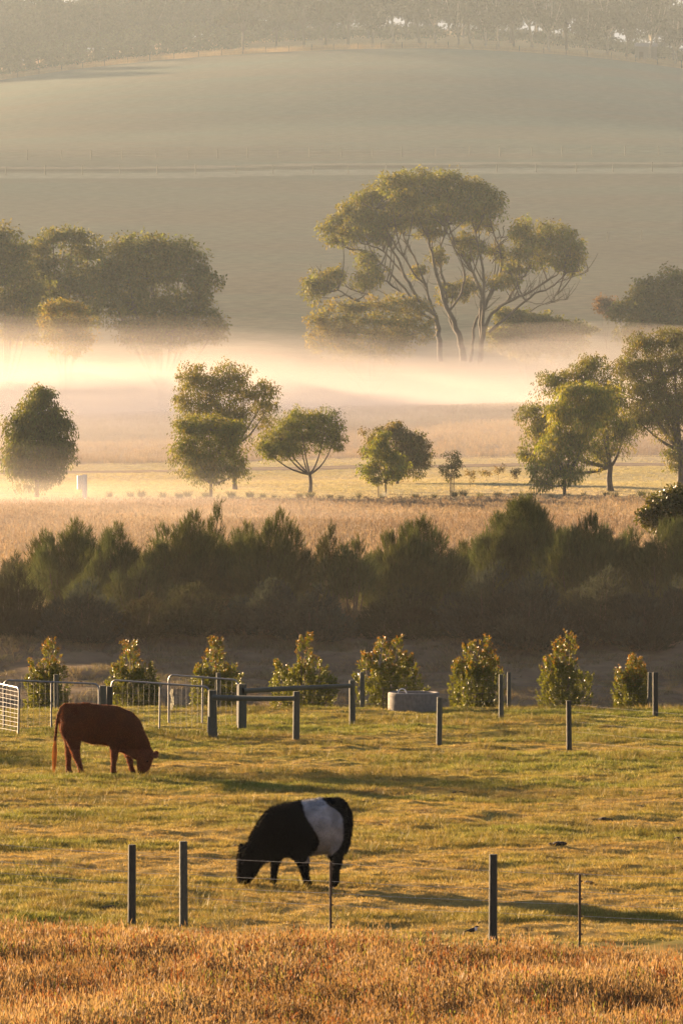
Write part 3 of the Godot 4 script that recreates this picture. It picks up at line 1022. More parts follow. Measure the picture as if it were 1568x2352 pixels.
func far_fence(called: String, label: String, x0: float, x1: float, step: float, where: Callable, tall: float) -> void:
	var mid := (x0 + x1) * 0.5
	var root := thing(called, label, "fence", Vector3(mid, ground(mid, -(where as Callable).call(mid)), -(where as Callable).call(mid)))
	var tops := []
	var x := x0
	while x <= x1:
		var d: float = (where as Callable).call(x)
		var p := Vector3(x, ground(x, -d), -d) - root.position
		var s := Soup.new()
		s.tube([Vector3(0, -0.4, 0), Vector3(rng.randf_range(-0.06, 0.06), tall * rng.randf_range(0.88, 1.1), 0)], [0.1, 0.085], 6, Color.WHITE)
		put("post", s.mesh(), m.post, root).position = p
		tops.append(p)
		x += step * rng.randf_range(0.92, 1.08)
	for h in [0.35, 0.65, 0.92]:
		var w := Soup.new()
		for i in tops.size() - 1:
			w.tube([tops[i] + Vector3(0, tall * h, 0), tops[i + 1] + Vector3(0, tall * h, 0)], [0.014, 0.014], 3, Color.WHITE, false)
		put("wire", w.mesh(), m.wire, root)


# ------------------------------------------------------------------ casuarinas and row shrubs

func needle_shrub(label: String, x: float, top: float, half: float, base: float, d: float, o: Dictionary) -> void:
	var k := px(d)
	var foot := on_ground(at(x, base, d), 0.05)
	var root := thing(o.get("called", "she_oak"), label, "shrub", foot, o.get("group", "dark feathery shrubs behind the creek bank"))
	var tall: float = at(x, top, d).y - foot.y
	var r := half * 1.38 / k
	var s := Soup.new()
	var w := Soup.new()
	var stems: int = int(o.get("stems", 22) * 1.5)
	var per: int = o.get("per", 210)
	var col: Color = o.get("color", Color(0.082, 0.092, 0.028))
	var length: float = o.get("length", 0.26)
	var wide: float = o.get("wide", 0.0085)
	var spread: float = o.get("spread", 0.5)
	var round_: float = o.get("dome", 0.55) * 1.1
	# a rounded mass of fine sprays on a few upright stems, with leaders breaking the outline
	var lobes := []
	for i in stems / 3:
		var g := TAU * i * 0.618 + rng.randf() * 0.6
		var q := sqrt((i + 0.2) / (stems / 3.0))
		var out := Vector3(cos(g), 0.0, sin(g)) * r * q * 0.78
		var up := tall * (1.0 - round_ * q * q) * rng.randf_range(0.82, 1.0)
		if i == 0:
			up = tall * 0.97
		lobes.append([out, up, r * rng.randf_range(0.42, 0.6), tint(col, 0.2)])
		w.tube(bent(out * 0.3, out + Vector3(0.0, up * 0.95, 0.0), out * 0.2 + jitter(0.08), 6), taper(0.032, 0.005, 6), 4, Color.WHITE, false)
	var total := int(o.get("per", 210) * 0.3 * stems * maxf(0.5, r * tall / 2.6))
	for i in total:
		var l: Array = lobes[rng.randi() % lobes.size()]
		var h := lerpf(o.get("from", 0.0), 1.0, pow(rng.randf(), 0.8))
		var prof := pow(1.0 - h * h, 0.55) * (0.72 + 0.28 * sstep(0.0, 0.3, h))
		var g := rng.randf() * TAU
		var q := pow(rng.randf(), 0.42)
		var centre: Vector3 = l[0] * (0.85 + 0.3 * h)
		var p := centre + Vector3(cos(g) * q * l[2] * prof, h * l[1], sin(g) * q * l[2] * prof)
		var away := Vector3(p.x, 0.0, p.z) / maxf(r, 0.3)
		var e := (Vector3(cos(g), 0.0, sin(g)) * q * spread * (1.1 - 0.8 * h) + away * 0.35 + Vector3(0.0, 0.45 + 0.7 * h + o.get("lift", 0.3), 0.0) + ball() * 0.45).normalized()
		var tone := tint(l[3], 0.18)
		var long := length * rng.randf_range(0.8, 1.5)
		for n in 11:
			var dir2 := (e + ball() * 0.5).normalized() * length * rng.randf_range(0.45, 0.85)
			s.blade(p + e * long * rng.randf() + ball() * 0.04, dir2, dir2.cross(jitter(1.0)).normalized() * wide * rng.randf_range(0.7, 1.2), tint(tone, 0.2))
	for i in int(stems * o.get("spires", 0.5)):
		var l: Array = lobes[rng.randi() % lobes.size()]
		var base2: Vector3 = l[0] + Vector3(rng.randf_range(-0.6, 0.6) * l[2], l[1] * rng.randf_range(0.8, 0.95), rng.randf_range(-0.6, 0.6) * l[2])
		var e := (Vector3(base2.x / maxf(r, 0.3) * 0.3, 1.0, 0.0) + ball() * 0.22).normalized()
		var tall2 := rng.randf_range(0.15, 0.42)
		for n in 26:
			var u := rng.randf()
			var dir2 := (e + ball() * 0.35).normalized() * length * rng.randf_range(0.4, 0.75)
			s.blade(base2 + e * tall2 * u, dir2, dir2.cross(jitter(1.0)).normalized() * wide * 0.8, tint(l[3] * 1.15, 0.25))
	put("trunk", w.mesh(), m.stem, root)
	put("crown", s.mesh(), o.get("mat", m.needle), root)


func build_creek_shrubs() -> void:
	var grey := {"called": "grey_bush", "color": Color(0.06, 0.07, 0.045), "spread": 0.75, "dome": 0.75, "length": 0.17, "wide": 0.011, "lift": -0.1, "per": 250, "spires": 0.2, "group": "low grey green bushes on the creek bank"}
	var list := [
		["dark low dome of a shrub at the very end of the creek row", 30, 1322, 78, 1462, 164, {"dome": 0.7, "color": Color(0.032, 0.036, 0.014)}],
		["small shrub with pale yellowish wisps behind the dark end dome", 28, 1285, 50, 1440, 178, {"color": Color(0.06, 0.06, 0.025)}],
		["narrow yellow tinged shrub just beside the dark end dome", 92, 1235, 40, 1445, 174, {"color": Color(0.065, 0.068, 0.018), "stems": 14}],
		["upright shrub with a row of thin spires, next past the yellow tinged one", 165, 1208, 68, 1455, 172, {"dome": 0.35}],
		["leaning pointed shrub with a long sloping shoulder", 262, 1218, 74, 1455, 170, {"dome": 0.6, "stems": 26}],
		["low rounded grey bush with gold sparkles along its top", 190, 1338, 76, 1472, 163, grey],
		["rounded dark shrub filling the gap right of the leaning pointed shrub", 325, 1290, 58, 1455, 168, {"stems": 18}],
		["broad feathery shrub below the solitary thin leader", 432, 1188, 82, 1455, 171, {"stems": 28, "dome": 0.45}],
		["slender pale tipped leader standing tallest behind the broad feathery shrub", 494, 1158, 34, 1450, 177, {"stems": 12, "dome": 0.8, "color": Color(0.07, 0.078, 0.022)}],
		["shrub with sparse whippy tips between the thin leader and a tufted crown", 560, 1215, 58, 1455, 172, {"dome": 0.4}],
		["shrub with a tufted dark crown in the middle of the row", 632, 1188, 72, 1455, 170, {"dome": 0.5, "stems": 26}],
		["thin light shrub to the right of the tufted dark crown", 752, 1215, 40, 1450, 175, {"stems": 13, "dome": 0.4, "color": Color(0.06, 0.06, 0.02)}],
		["open sparse shrub whose forked bare branches show below", 808, 1248, 62, 1455, 169, {"stems": 16, "per": 130, "from": 0.45, "dome": 0.4}],
		["broad bushy shrub with bright brushed tips right of the open sparse one", 955, 1200, 92, 1455, 171, {"stems": 32, "dome": 0.5}],
		["short shrub in the dip before the tallest shrub", 1070, 1248, 52, 1450, 174, {"stems": 16}],
		["tallest full rounded shrub of the creek row", 1200, 1148, 94, 1455, 173, {"stems": 36, "dome": 0.42, "per": 230}],
		["wide spreading shrub with a flat top right of the tallest", 1345, 1196, 92, 1455, 171, {"stems": 32, "dome": 0.35}],
		["dark shrub in the shade between the flat top and the last leafy one", 1442, 1228, 58, 1450, 173, {"stems": 20}],
		["last big dark shrub of the row at the frame edge", 1545, 1205, 80, 1455, 170, {"stems": 28, "dome": 0.4}],
		["low grey green bush below the tufted dark crown", 618, 1338, 84, 1452, 164, grey],
		["low grey bush left of the open sparse shrub", 722, 1352, 66, 1450, 163, grey],
		["large grey bush below the dip before the tallest shrub", 1120, 1300, 92, 1450, 163, grey],
		["grey bush with fine twigs directly under the tallest shrub", 1215, 1322, 80, 1450, 162, grey],
		["pale grey bush under the flat topped shrub", 1385, 1312, 84, 1450, 163, grey],
		["small pale grey bush right of the larger pale grey one", 1478, 1345, 56, 1450, 162, grey],
		["low grey bush at the right end of the creek row", 1552, 1335, 60, 1452, 164, grey],
		["dim olive scrub at the foot of the broad feathery shrub", 430, 1350, 90, 1458, 164, grey.merged({"color": Color(0.045, 0.05, 0.02)}, true)],
		["dim olive scrub at the foot of the bushy shrub with bright tips", 930, 1355, 90, 1456, 164, grey.merged({"color": Color(0.045, 0.05, 0.02)}, true)],
		["short scrub below the rounded shrub in the gap", 330, 1375, 50, 1462, 163, grey.merged({"color": Color(0.06, 0.055, 0.02), "stems": 12}, true)],
	]
	for q in list:
		needle_shrub(q[0], q[1], q[2], q[3], q[4], q[5], q[6])
	blob_tree("leafy_shrub", "broad leaved shrub with sparkling leaves above the last dark shrub", "shrub", at(1535, 1440, 178), 0.9, 0.05,
		[[1520, 1160, 44, 34], [1560, 1150, 34, 40], [1490, 1190, 30, 26], [1550, 1210, 60, 40]], 178,
		{"fill": 0.8, "length": 0.12, "wide": 0.03, "clump": 0.2, "leaves": 30, "droop": 0.2, "mat": m.gloss, "color": Color(0.06, 0.07, 0.02)})


func lilly(label: String, x: float, half: float, top: float, shape: Array, seed_: int) -> void:
	rng.seed = seed_
	var d := 135.3
	var k := px(d)
	var c := at(x, 1600, d)
	var foot := on_ground(c, 0.03)
	var root := thing("hedge_shrub", label, "shrub", foot, "spaced young shrubs in a row behind the paddock fence")
	var s := Soup.new()
	var w := Soup.new()
	var tall: float = at(x, top, d).y - foot.y
	var r := half / k
	w.tube([Vector3.ZERO, Vector3(0.0, tall * 0.8, 0.0)], [0.03, 0.01], 6, Color.WHITE)
	# shape: leaders as [sideways share, height share, width share]
	for l in shape:
		var lx: float = l[0] * r
		var lz := rng.randf_range(-0.35, 0.35) * r
		var lt: float = l[1] * tall
		var lw: float = l[2] * r
		w.tube(bent(Vector3(lx * 0.1, 0.05, 0), Vector3(lx, lt, lz), Vector3(lx * 0.3, 0, 0), 5), taper(0.02, 0.004, 5), 4, Color.WHITE, false)
		var shoots := int(40 + 125 * l[2])
		for i in shoots:
			var t := rng.randf()
			var hh := lt * (0.1 + 0.9 * t)
			var prof := lw * (1.0 - t) ** 0.62 * (0.45 + 0.55 * sstep(0.0, 0.22, t)) + 0.05
			var g := rng.randf() * TAU
			var q := pow(rng.randf(), 0.4)
			var p := Vector3(lx * sstep(0.0, 0.4, hh / tall) + cos(g) * prof * q, hh, lz + sin(g) * prof * q)
			var dir := Vector3(cos(g) * 0.5, 1.0, sin(g) * 0.5).normalized() * rng.randf_range(0.12, 0.24)
			var tipness := hh / tall
			for j in 34:
				var f := rng.randf()
				var e := (dir.normalized() * 0.9 + ball() * 1.1).normalized() * rng.randf_range(0.036, 0.068)
				var col := Color(0.085, 0.115, 0.024).lerp(Color(0.17, 0.165, 0.034), rng.randf() * 0.6)
				if f > 0.6 and tipness > 0.78 - 0.35 * q * rng.randf():
					col = col.lerp(Color(0.28, 0.1, 0.032), rng.randf() * 0.7)
				s.leaf(p + dir * f + ball() * 0.035, e, e.cross(jitter(1.0)).normalized() * rng.randf_range(0.009, 0.016), tint(col, 0.25))
	put("trunk", w.mesh(), m.stem, root)
	put("crown", s.mesh(), m.gloss, root)


func build_row() -> void:
	lilly("coppery shrub standing behind the near open gate at the far end of the row", 108, 55, 1482, [[0.15, 1.0, 0.55], [-0.45, 0.75, 0.5], [0.5, 0.7, 0.5], [0.0, 0.6, 1.0]], 301)
	lilly("shrub with a red pointed leader right above the red cow", 306, 66, 1478, [[-0.1, 1.0, 0.4], [-0.5, 0.72, 0.5], [0.45, 0.7, 0.5], [0.75, 0.5, 0.35], [0.0, 0.62, 1.0]], 302)
	lilly("shrub with the reddest crown behind the gate with the rag", 496, 60, 1480, [[0.0, 1.0, 0.62], [0.6, 0.68, 0.45], [-0.55, 0.66, 0.5], [0.0, 0.6, 1.0]], 303)
	lilly("wide shrub with a tall central leader behind the timber rails", 692, 82, 1468, [[0.1, 1.0, 0.36], [-0.55, 0.68, 0.42], [0.5, 0.72, 0.45], [0.8, 0.5, 0.3], [0.0, 0.64, 1.0]], 304)
	lilly("broadest shrub with several tips, standing behind the concrete trough", 895, 82, 1474, [[-0.2, 0.98, 0.45], [0.2, 1.0, 0.42], [-0.65, 0.8, 0.45], [0.5, 0.78, 0.4], [0.9, 0.42, 0.28], [0.0, 0.66, 1.0]], 305)
	lilly("full rounded shrub with a reddish twin top right of the trough", 1094, 64, 1476, [[-0.2, 0.95, 0.55], [0.3, 1.0, 0.36], [0.6, 0.75, 0.45], [-0.55, 0.75, 0.5], [0.0, 0.7, 1.0]], 306)
	lilly("shrub with two thin red spikes rising from its top", 1290, 66, 1464, [[0.25, 1.0, 0.22], [-0.15, 0.92, 0.26], [-0.4, 0.7, 0.5], [0.8, 0.55, 0.35], [0.0, 0.68, 0.95]], 307)
	lilly("smallest shrub of the row, beside the pair of end posts", 1452, 46, 1516, [[0.1, 1.0, 0.6], [-0.5, 0.8, 0.5], [0.4, 0.85, 0.5], [0.0, 0.7, 1.0]], 308)


# ------------------------------------------------------------------ fences, gates, trough

func post_mesh(tall: float, r: float, sides := 10) -> ArrayMesh:
	var s := Soup.new()
	var lean := Vector3(rng.randf_range(-0.012, 0.012), 0.0, rng.randf_range(-0.012, 0.012))
	s.tube([Vector3(0, -0.35, 0), Vector3(0, 0.1, 0), Vector3(0, tall * 0.5, 0) + lean * 0.5, Vector3(0, tall - 0.012, 0) + lean, Vector3(0, tall, 0) + lean], [r * 1.04, r * 1.03, r, r * 0.97, r * 0.9], sides, Color.WHITE)
	return s.mesh()


func add_post(root: Node3D, x: float, top: float, bottom: float, wide: float, mat: Material, d := 0.0) -> Vector3:
	# stands a post where the picture line through its foot meets the ground; returns its foot
	var foot := hit(x, bottom) if d == 0.0 else on_ground(at(x, bottom, d))
	var k := px(-foot.z)
	var tall := at(x, top, -foot.z).y - foot.y
	var o := put("post", post_mesh(tall, wide * 0.5 / k), mat, root)
	o.position = foot - root.position
	o.rotation.y = rng.randf() * TAU
	return foot


func wires(root: Node3D, line: Array, heights: Array, r: float, barbs: bool) -> void:
	for h in heights:
		var w := Soup.new()
		for i in line.size() - 1:
			var a: Vector3 = line[i] + Vector3(0, h, 0.0) - root.position
			var b: Vector3 = line[i + 1] + Vector3(0, h, 0.0) - root.position
			w.tube(bent(a, b, Vector3(0, -0.012, 0), 6), taper(r, r, 6), 4, Color.WHITE, false)
			if barbs:
				var n := int(a.distance_to(b) / 0.11)
				for j in n:
					var p := a.lerp(b, (j + 0.5) / n) - Vector3(0, 0.008, 0)
					w.tube([p - Vector3(0.008, 0.011, 0.006), p + Vector3(0.006, 0.011, 0.008)], [0.0017, 0.0017], 3, Color.WHITE, false)
		put("wire", w.mesh(), m.front_wire if barbs else m.wire, root)


func build_fences() -> void:
	# the fence at the edge of the tall grass
	var f0 := hit(303, 2125)
	var root := thing("front_fence", "barbed wire fence with stout dark posts and thin steel pickets along the tall grass", "fence", f0)
	var line := [at(-200, 2085, 82.2)]
	line[0] = on_ground(line[0])
	line.append(add_post(root, 303, 1940, 2125, 19, m.post_dark))
	line.append(add_post(root, 422, 1932, 2130, 19, m.post))
	for q in [[759, 1979, 2150], [1131, 1962, 2168], [1330, 2007, 2176]]:
		if q[0] == 1131:
			line.append(add_post(root, 1131, 1962, 2168, 20, m.post_dark))
			continue
		var foot := hit(q[0], q[2])
		var tall := at(q[0], q[1], -foot.z).y - foot.y
		var s := SurfaceTool.new()
		s.begin(Mesh.PRIMITIVE_TRIANGLES)
		for e in [[Vector3(0.034, tall + 0.3, 0.007), Vector3(0, 0, 0)], [Vector3(0.007, tall + 0.3, 0.026), Vector3(0, 0, 0.0166)]]:
			var b := BoxMesh.new()
			b.size = e[0]
			s.append_from(b, 0, Transform3D(Basis(), Vector3(0, tall * 0.5 - 0.15, 0) + e[1]))
		for h in [0.18, 0.42, 0.66, 0.9]:
			var b2 := BoxMesh.new()
			b2.size = Vector3(0.018, 0.022, 0.02)
			s.append_from(b2, 0, Transform3D(Basis(), Vector3(0.018, tall * h, 0.02)))
		var o := put("steel_picket", s.commit(), m.rust, root)
		o.position = foot - root.position
		o.rotation.y = 0.5
		line.append(foot)
	line.append(on_ground(at(1800, 2190, 74.4)))
	wires(root, line, [0.42, 0.58, 0.74, 0.98], 0.0022, true)

	# the yard fence: corner post, rail, and single posts marching off to the right
	root = thing("yard_fence", "weathered timber fence running from the gate corner towards the nearer right posts", "fence", hit(489, 1691))
	var p1 := add_post(root, 489, 1585, 1692, 20, m.post)
	var p3 := add_post(root, 680, 1588, 1698, 16, m.post)
	var p6 := add_post(root, 1008, 1601, 1711, 13, m.post)
	var p9 := add_post(root, 1306, 1609, 1724, 12, m.post_dark)
	var pe := on_ground(at(1700, 1740, 110.5))
	var rail := Soup.new()
	rail.tube(bent(at(490, 1602, -p1.z - 0.12) - root.position, at(676, 1604, -p3.z - 0.1) - root.position, Vector3(0, -0.012, 0), 6), taper(0.062, 0.05, 6), 10, Color.WHITE)
	put("rail", rail.mesh(), m.post, root)
	var kn := Soup.new()
	kn.tube([at(497, 1606, -p1.z - 0.02) - root.position, at(500, 1606, -p1.z + 0.06) - root.position], [0.03, 0.03], 8, Color.WHITE)
	put("bolt", kn.mesh(), m.steel, root)
	wires(root, [p3, p6, p9, pe], [0.2, 0.4, 0.6, 0.8, 0.95], 0.0013, false)

	# the second line of posts behind it
	root = thing("lane_fence", "weathered timber fence behind the yard, with a long rail and posts further right", "fence", hit(555, 1676))
	var p2 := add_post(root, 556, 1571, 1677, 21, m.post)
	var p4 := add_post(root, 809, 1562, 1665, 14, m.post)
	var p7 := add_post(root, 1150, 1549, 1651, 11, m.post)
	var p11 := add_post(root, 1504, 1544, 1647, 13, m.post_dark)
	var rail2 := Soup.new()
	rail2.tube(bent(at(558, 1587, -p2.z - 0.12) - root.position, at(805, 1575, -p4.z - 0.1) - root.position, Vector3(0, 0.005, 0), 6), taper(0.058, 0.048, 6), 10, Color.WHITE)
	put("rail", rail2.mesh(), m.post, root)
	wires(root, [p4, p7, p11, on_ground(at(1800, 1645, 126.0))], [0.2, 0.4, 0.6, 0.8, 0.95], 0.0013, false)

	# the boundary fence at the brow, in front of the row of shrubs
	root = thing("boundary_fence", "fence of grey posts along the brow just before the row of shrubs", "fence", on_ground(at(832, 1622, 131.6)))
	var back := [on_ground(at(-150, 1622, 131.8))]
	for q in [[130, 1549, 12], [503, 1545, 11], [832, 1544, 11], [1168, 1544, 9], [1490, 1544, 10]]:
		back.append(add_post(root, q[0], q[1], 1623, q[2], m.post, 131.6))
	back.append(on_ground(at(1750, 1622, 131.4)))
	wires(root, back, [0.2, 0.38, 0.55, 0.7], 0.0022, false)

	# gate posts standing together beyond the red cow
	root = thing("gate_posts", "two thick gate posts strapped side by side beyond the red cow's back", "post", hit(238, 1672))
	add_post(root, 238, 1575, 1672, 17, m.post)
	add_post(root, 251, 1577, 1668, 15, m.post_dark)

	# stake and post by the trough
	var sk := thing("steel_stake", "thin rusty stake with a short arm left of the trough", "stake", hit(880, 1630))
	var ss := Soup.new()
	ss.tube([Vector3(0, -0.2, 0), Vector3(0, 0.5, 0)], [0.012, 0.012], 5, Color.WHITE)
	ss.tube([Vector3(0, 0.26, 0), Vector3(0.1, 0.24, 0)], [0.016, 0.014], 5, Color.WHITE)
	put("rod", ss.mesh(), m.rust, sk)


func gate(label: String, a0: Vector2, a1: Vector2, b0: Vector2, b1: Vector2, da: float, db: float, o: Dictionary) -> void:
	# a: one end (top, bottom), b: the other; in picture units at the distances da and db
	var ta := at(a0.x, a0.y, da)
	var ba := at(a1.x, a1.y, da)
	var tb := at(b0.x, b0.y, db)
	var bb := at(b1.x, b1.y, db)
	var root := thing("farm_gate", label, "gate", ba, "welded mesh farm gates")
	var org := root.position
	var r := 0.021
	var across := (tb - ta).normalized()
	var f := Soup.new()
	var path := [ba - org]
	var up := (ta - ba)
	path.append(ba + up * 0.45 - org)
	path.append(ta - up * 0.14 - org)
	for i in 5:
		var g := i / 4.0 * PI / 2
		path.append(ta - up.normalized() * 0.13 * (1.0 - sin(g)) + across * 0.13 * (1.0 - cos(g)) - org)
	var up2 := (tb - bb)
	for i in 5:
		var g := i / 4.0 * PI / 2
		path.append(tb - up2.normalized() * 0.13 * (1.0 - cos(g)) - across * 0.13 * (1.0 - sin(g)) - org)
	path.append(bb + up2 * 0.45 - org)
	path.append(bb - org)
	f.tube(path, taper(r, r, path.size() - 1), 8, Color.WHITE)
	put("frame", f.mesh(), m.steel, root)
	var b := Soup.new()
	b.tube([ba - org, bb - org], [r, r], 8, Color.WHITE)
	put("bottom_rail", b.mesh(), m.steel, root)
	for t in o.get("stiles", []):
		var s := Soup.new()
		s.tube([ba.lerp(bb, t) - org, ta.lerp(tb, t) - org], [r * 0.9, r * 0.9], 8, Color.WHITE)
		put("stile", s.mesh(), m.steel, root)
	var w := Soup.new()
	var nh: int = o.get("rows", 8)
	var nv: int = o.get("cols", 16)
	var wr: float = o.get("wire", 0.002)
	for i in range(1, nh):
		var t := float(i) / nh
		w.tube([ba.lerp(ta, t) - org, bb.lerp(tb, t) - org], [wr, wr], 4, Color.WHITE, false)
	for i in range(1, nv):
		var t := float(i) / nv
		w.tube([ba.lerp(bb, t) - org, ta.lerp(tb, t) - org], [wr, wr], 4, Color.WHITE, false)
	put("wire_mesh", w.mesh(), m.wire, root)


func build_gates() -> void:
	gate("open mesh gate cut by the frame edge with its rods catching the sun", Vector2(-120, 1545), Vector2(-120, 1660), Vector2(45, 1580), Vector2(43, 1690), 126.0, 121.2, {"stiles": [0.6], "rows": 11, "cols": 18, "wire": 0.0045})
	gate("long mesh gate passing behind the red cow's rump", Vector2(10, 1562), Vector2(10, 1672), Vector2(228, 1571), Vector2(228, 1680), 123.6, 122.4, {"stiles": [0.5], "rows": 8, "cols": 16})
	gate("mesh gate hung on the corner post beyond the red cow's head", Vector2(257, 1562), Vector2(257, 1673), Vector2(481, 1578), Vector2(478, 1689), 123.4, 121.4, {"stiles": [0.5], "rows": 8, "cols": 18})
	gate("higher set mesh gate further back with a white rag hanging on it", Vector2(388, 1550), Vector2(388, 1661), Vector2(547, 1562), Vector2(545, 1671), 125.4, 124.0, {"stiles": [0.49], "rows": 7, "cols": 12})
	var p := at(395, 1580, 125.1)
	var s := Soup.new()
	for i in 60:
		var y := -rng.randf() * 0.42
		s.leaf(Vector3(rng.randf_range(-0.02, 0.03) + 0.01 * sin(y * 20.0), y, rng.randf_range(0.02, 0.05)), Vector3(rng.randf_range(-0.015, 0.015), -0.08, 0.01), Vector3(0.012, 0.0, 0.006), tint(Color(0.6, 0.57, 0.5), 0.15))
	var o := put("white_rag", s.mesh(), m.rag, self)
	o.position = p
	tag(o, "frayed white rag hanging from the mesh of the further gate", "rag")


func build_trough() -> void:
	var foot := hit(950, 1634)
	foot.z -= 0.55
	foot = on_ground(foot, 0.02)
	var k := px(-foot.z)
	var r := 59.0 / k
	var tall := 0.44
	var root := thing("water_trough", "round grey concrete water trough at the back of the paddock", "trough", foot)
	var prof := [[r * 0.97, -0.1], [r, 0.1], [r, tall - 0.03], [r - 0.01, tall - 0.008], [r - 0.03, tall], [r - 0.065, tall], [r - 0.08, tall - 0.015], [r - 0.085, 0.06], [0.0, 0.06]]
	var st := SurfaceTool.new()
	st.begin(Mesh.PRIMITIVE_TRIANGLES)
	st.set_smooth_group(0)
	for i in prof.size() - 1:
		st.set_smooth_group(i)
		for j in 40:
			var g0 := TAU * j / 40.0
			var g1 := TAU * (j + 1) / 40.0
			var a := Vector3(cos(g0) * prof[i][0], prof[i][1], sin(g0) * prof[i][0])
			var b := Vector3(cos(g1) * prof[i][0], prof[i][1], sin(g1) * prof[i][0])
			var c := Vector3(cos(g1) * prof[i + 1][0], prof[i + 1][1], sin(g1) * prof[i + 1][0])
			var e := Vector3(cos(g0) * prof[i + 1][0], prof[i + 1][1], sin(g0) * prof[i + 1][0])
			for v in [a, e, b, b, e, c]:
				st.add_vertex(v)
	st.generate_normals()
	put("basin", st.commit(), m.concrete, root)
	var disc := CylinderMesh.new()
	disc.top_radius = r - 0.09
	disc.bottom_radius = r - 0.09
	disc.height = 0.02
	put("water", disc, m.water, root).position = Vector3(0, 0.32, 0)
	var arc := Soup.new()
	var pts := []
	for i in 11:
		var g := PI * i / 10.0
		pts.append(Vector3(-0.26 + cos(g) * 0.1, tall - 0.06 + sin(g) * 0.12, -r * 0.55))
	arc.tube(pts, taper(0.014, 0.014, 10), 8, Color.WHITE)
	put("float_valve", arc.mesh(), m.white, root)
	for q in [[184, 1092, 1126, 400.0, 0.2, "short pale post beside the taller one in the thin mist"], [195, 1090, 1156, 372.0, 0.16, "tall pale marker post standing in the thin mist"]]:
		var b := on_ground(at(q[0], q[2], q[3]))
		var s := Soup.new()
		var t := at(q[0], q[1], q[3]).y - b.y
		s.tube([Vector3(0, -0.2, 0), Vector3(0, t - 0.03, 0), Vector3(0, t, 0)], [q[4], q[4], q[4] * 0.8], 8, Color.WHITE)
		var o := put("marker_post", s.mesh(), m.white, self)
		o.position = b
		tag(o, q[5], "post")


# ------------------------------------------------------------------ cattle

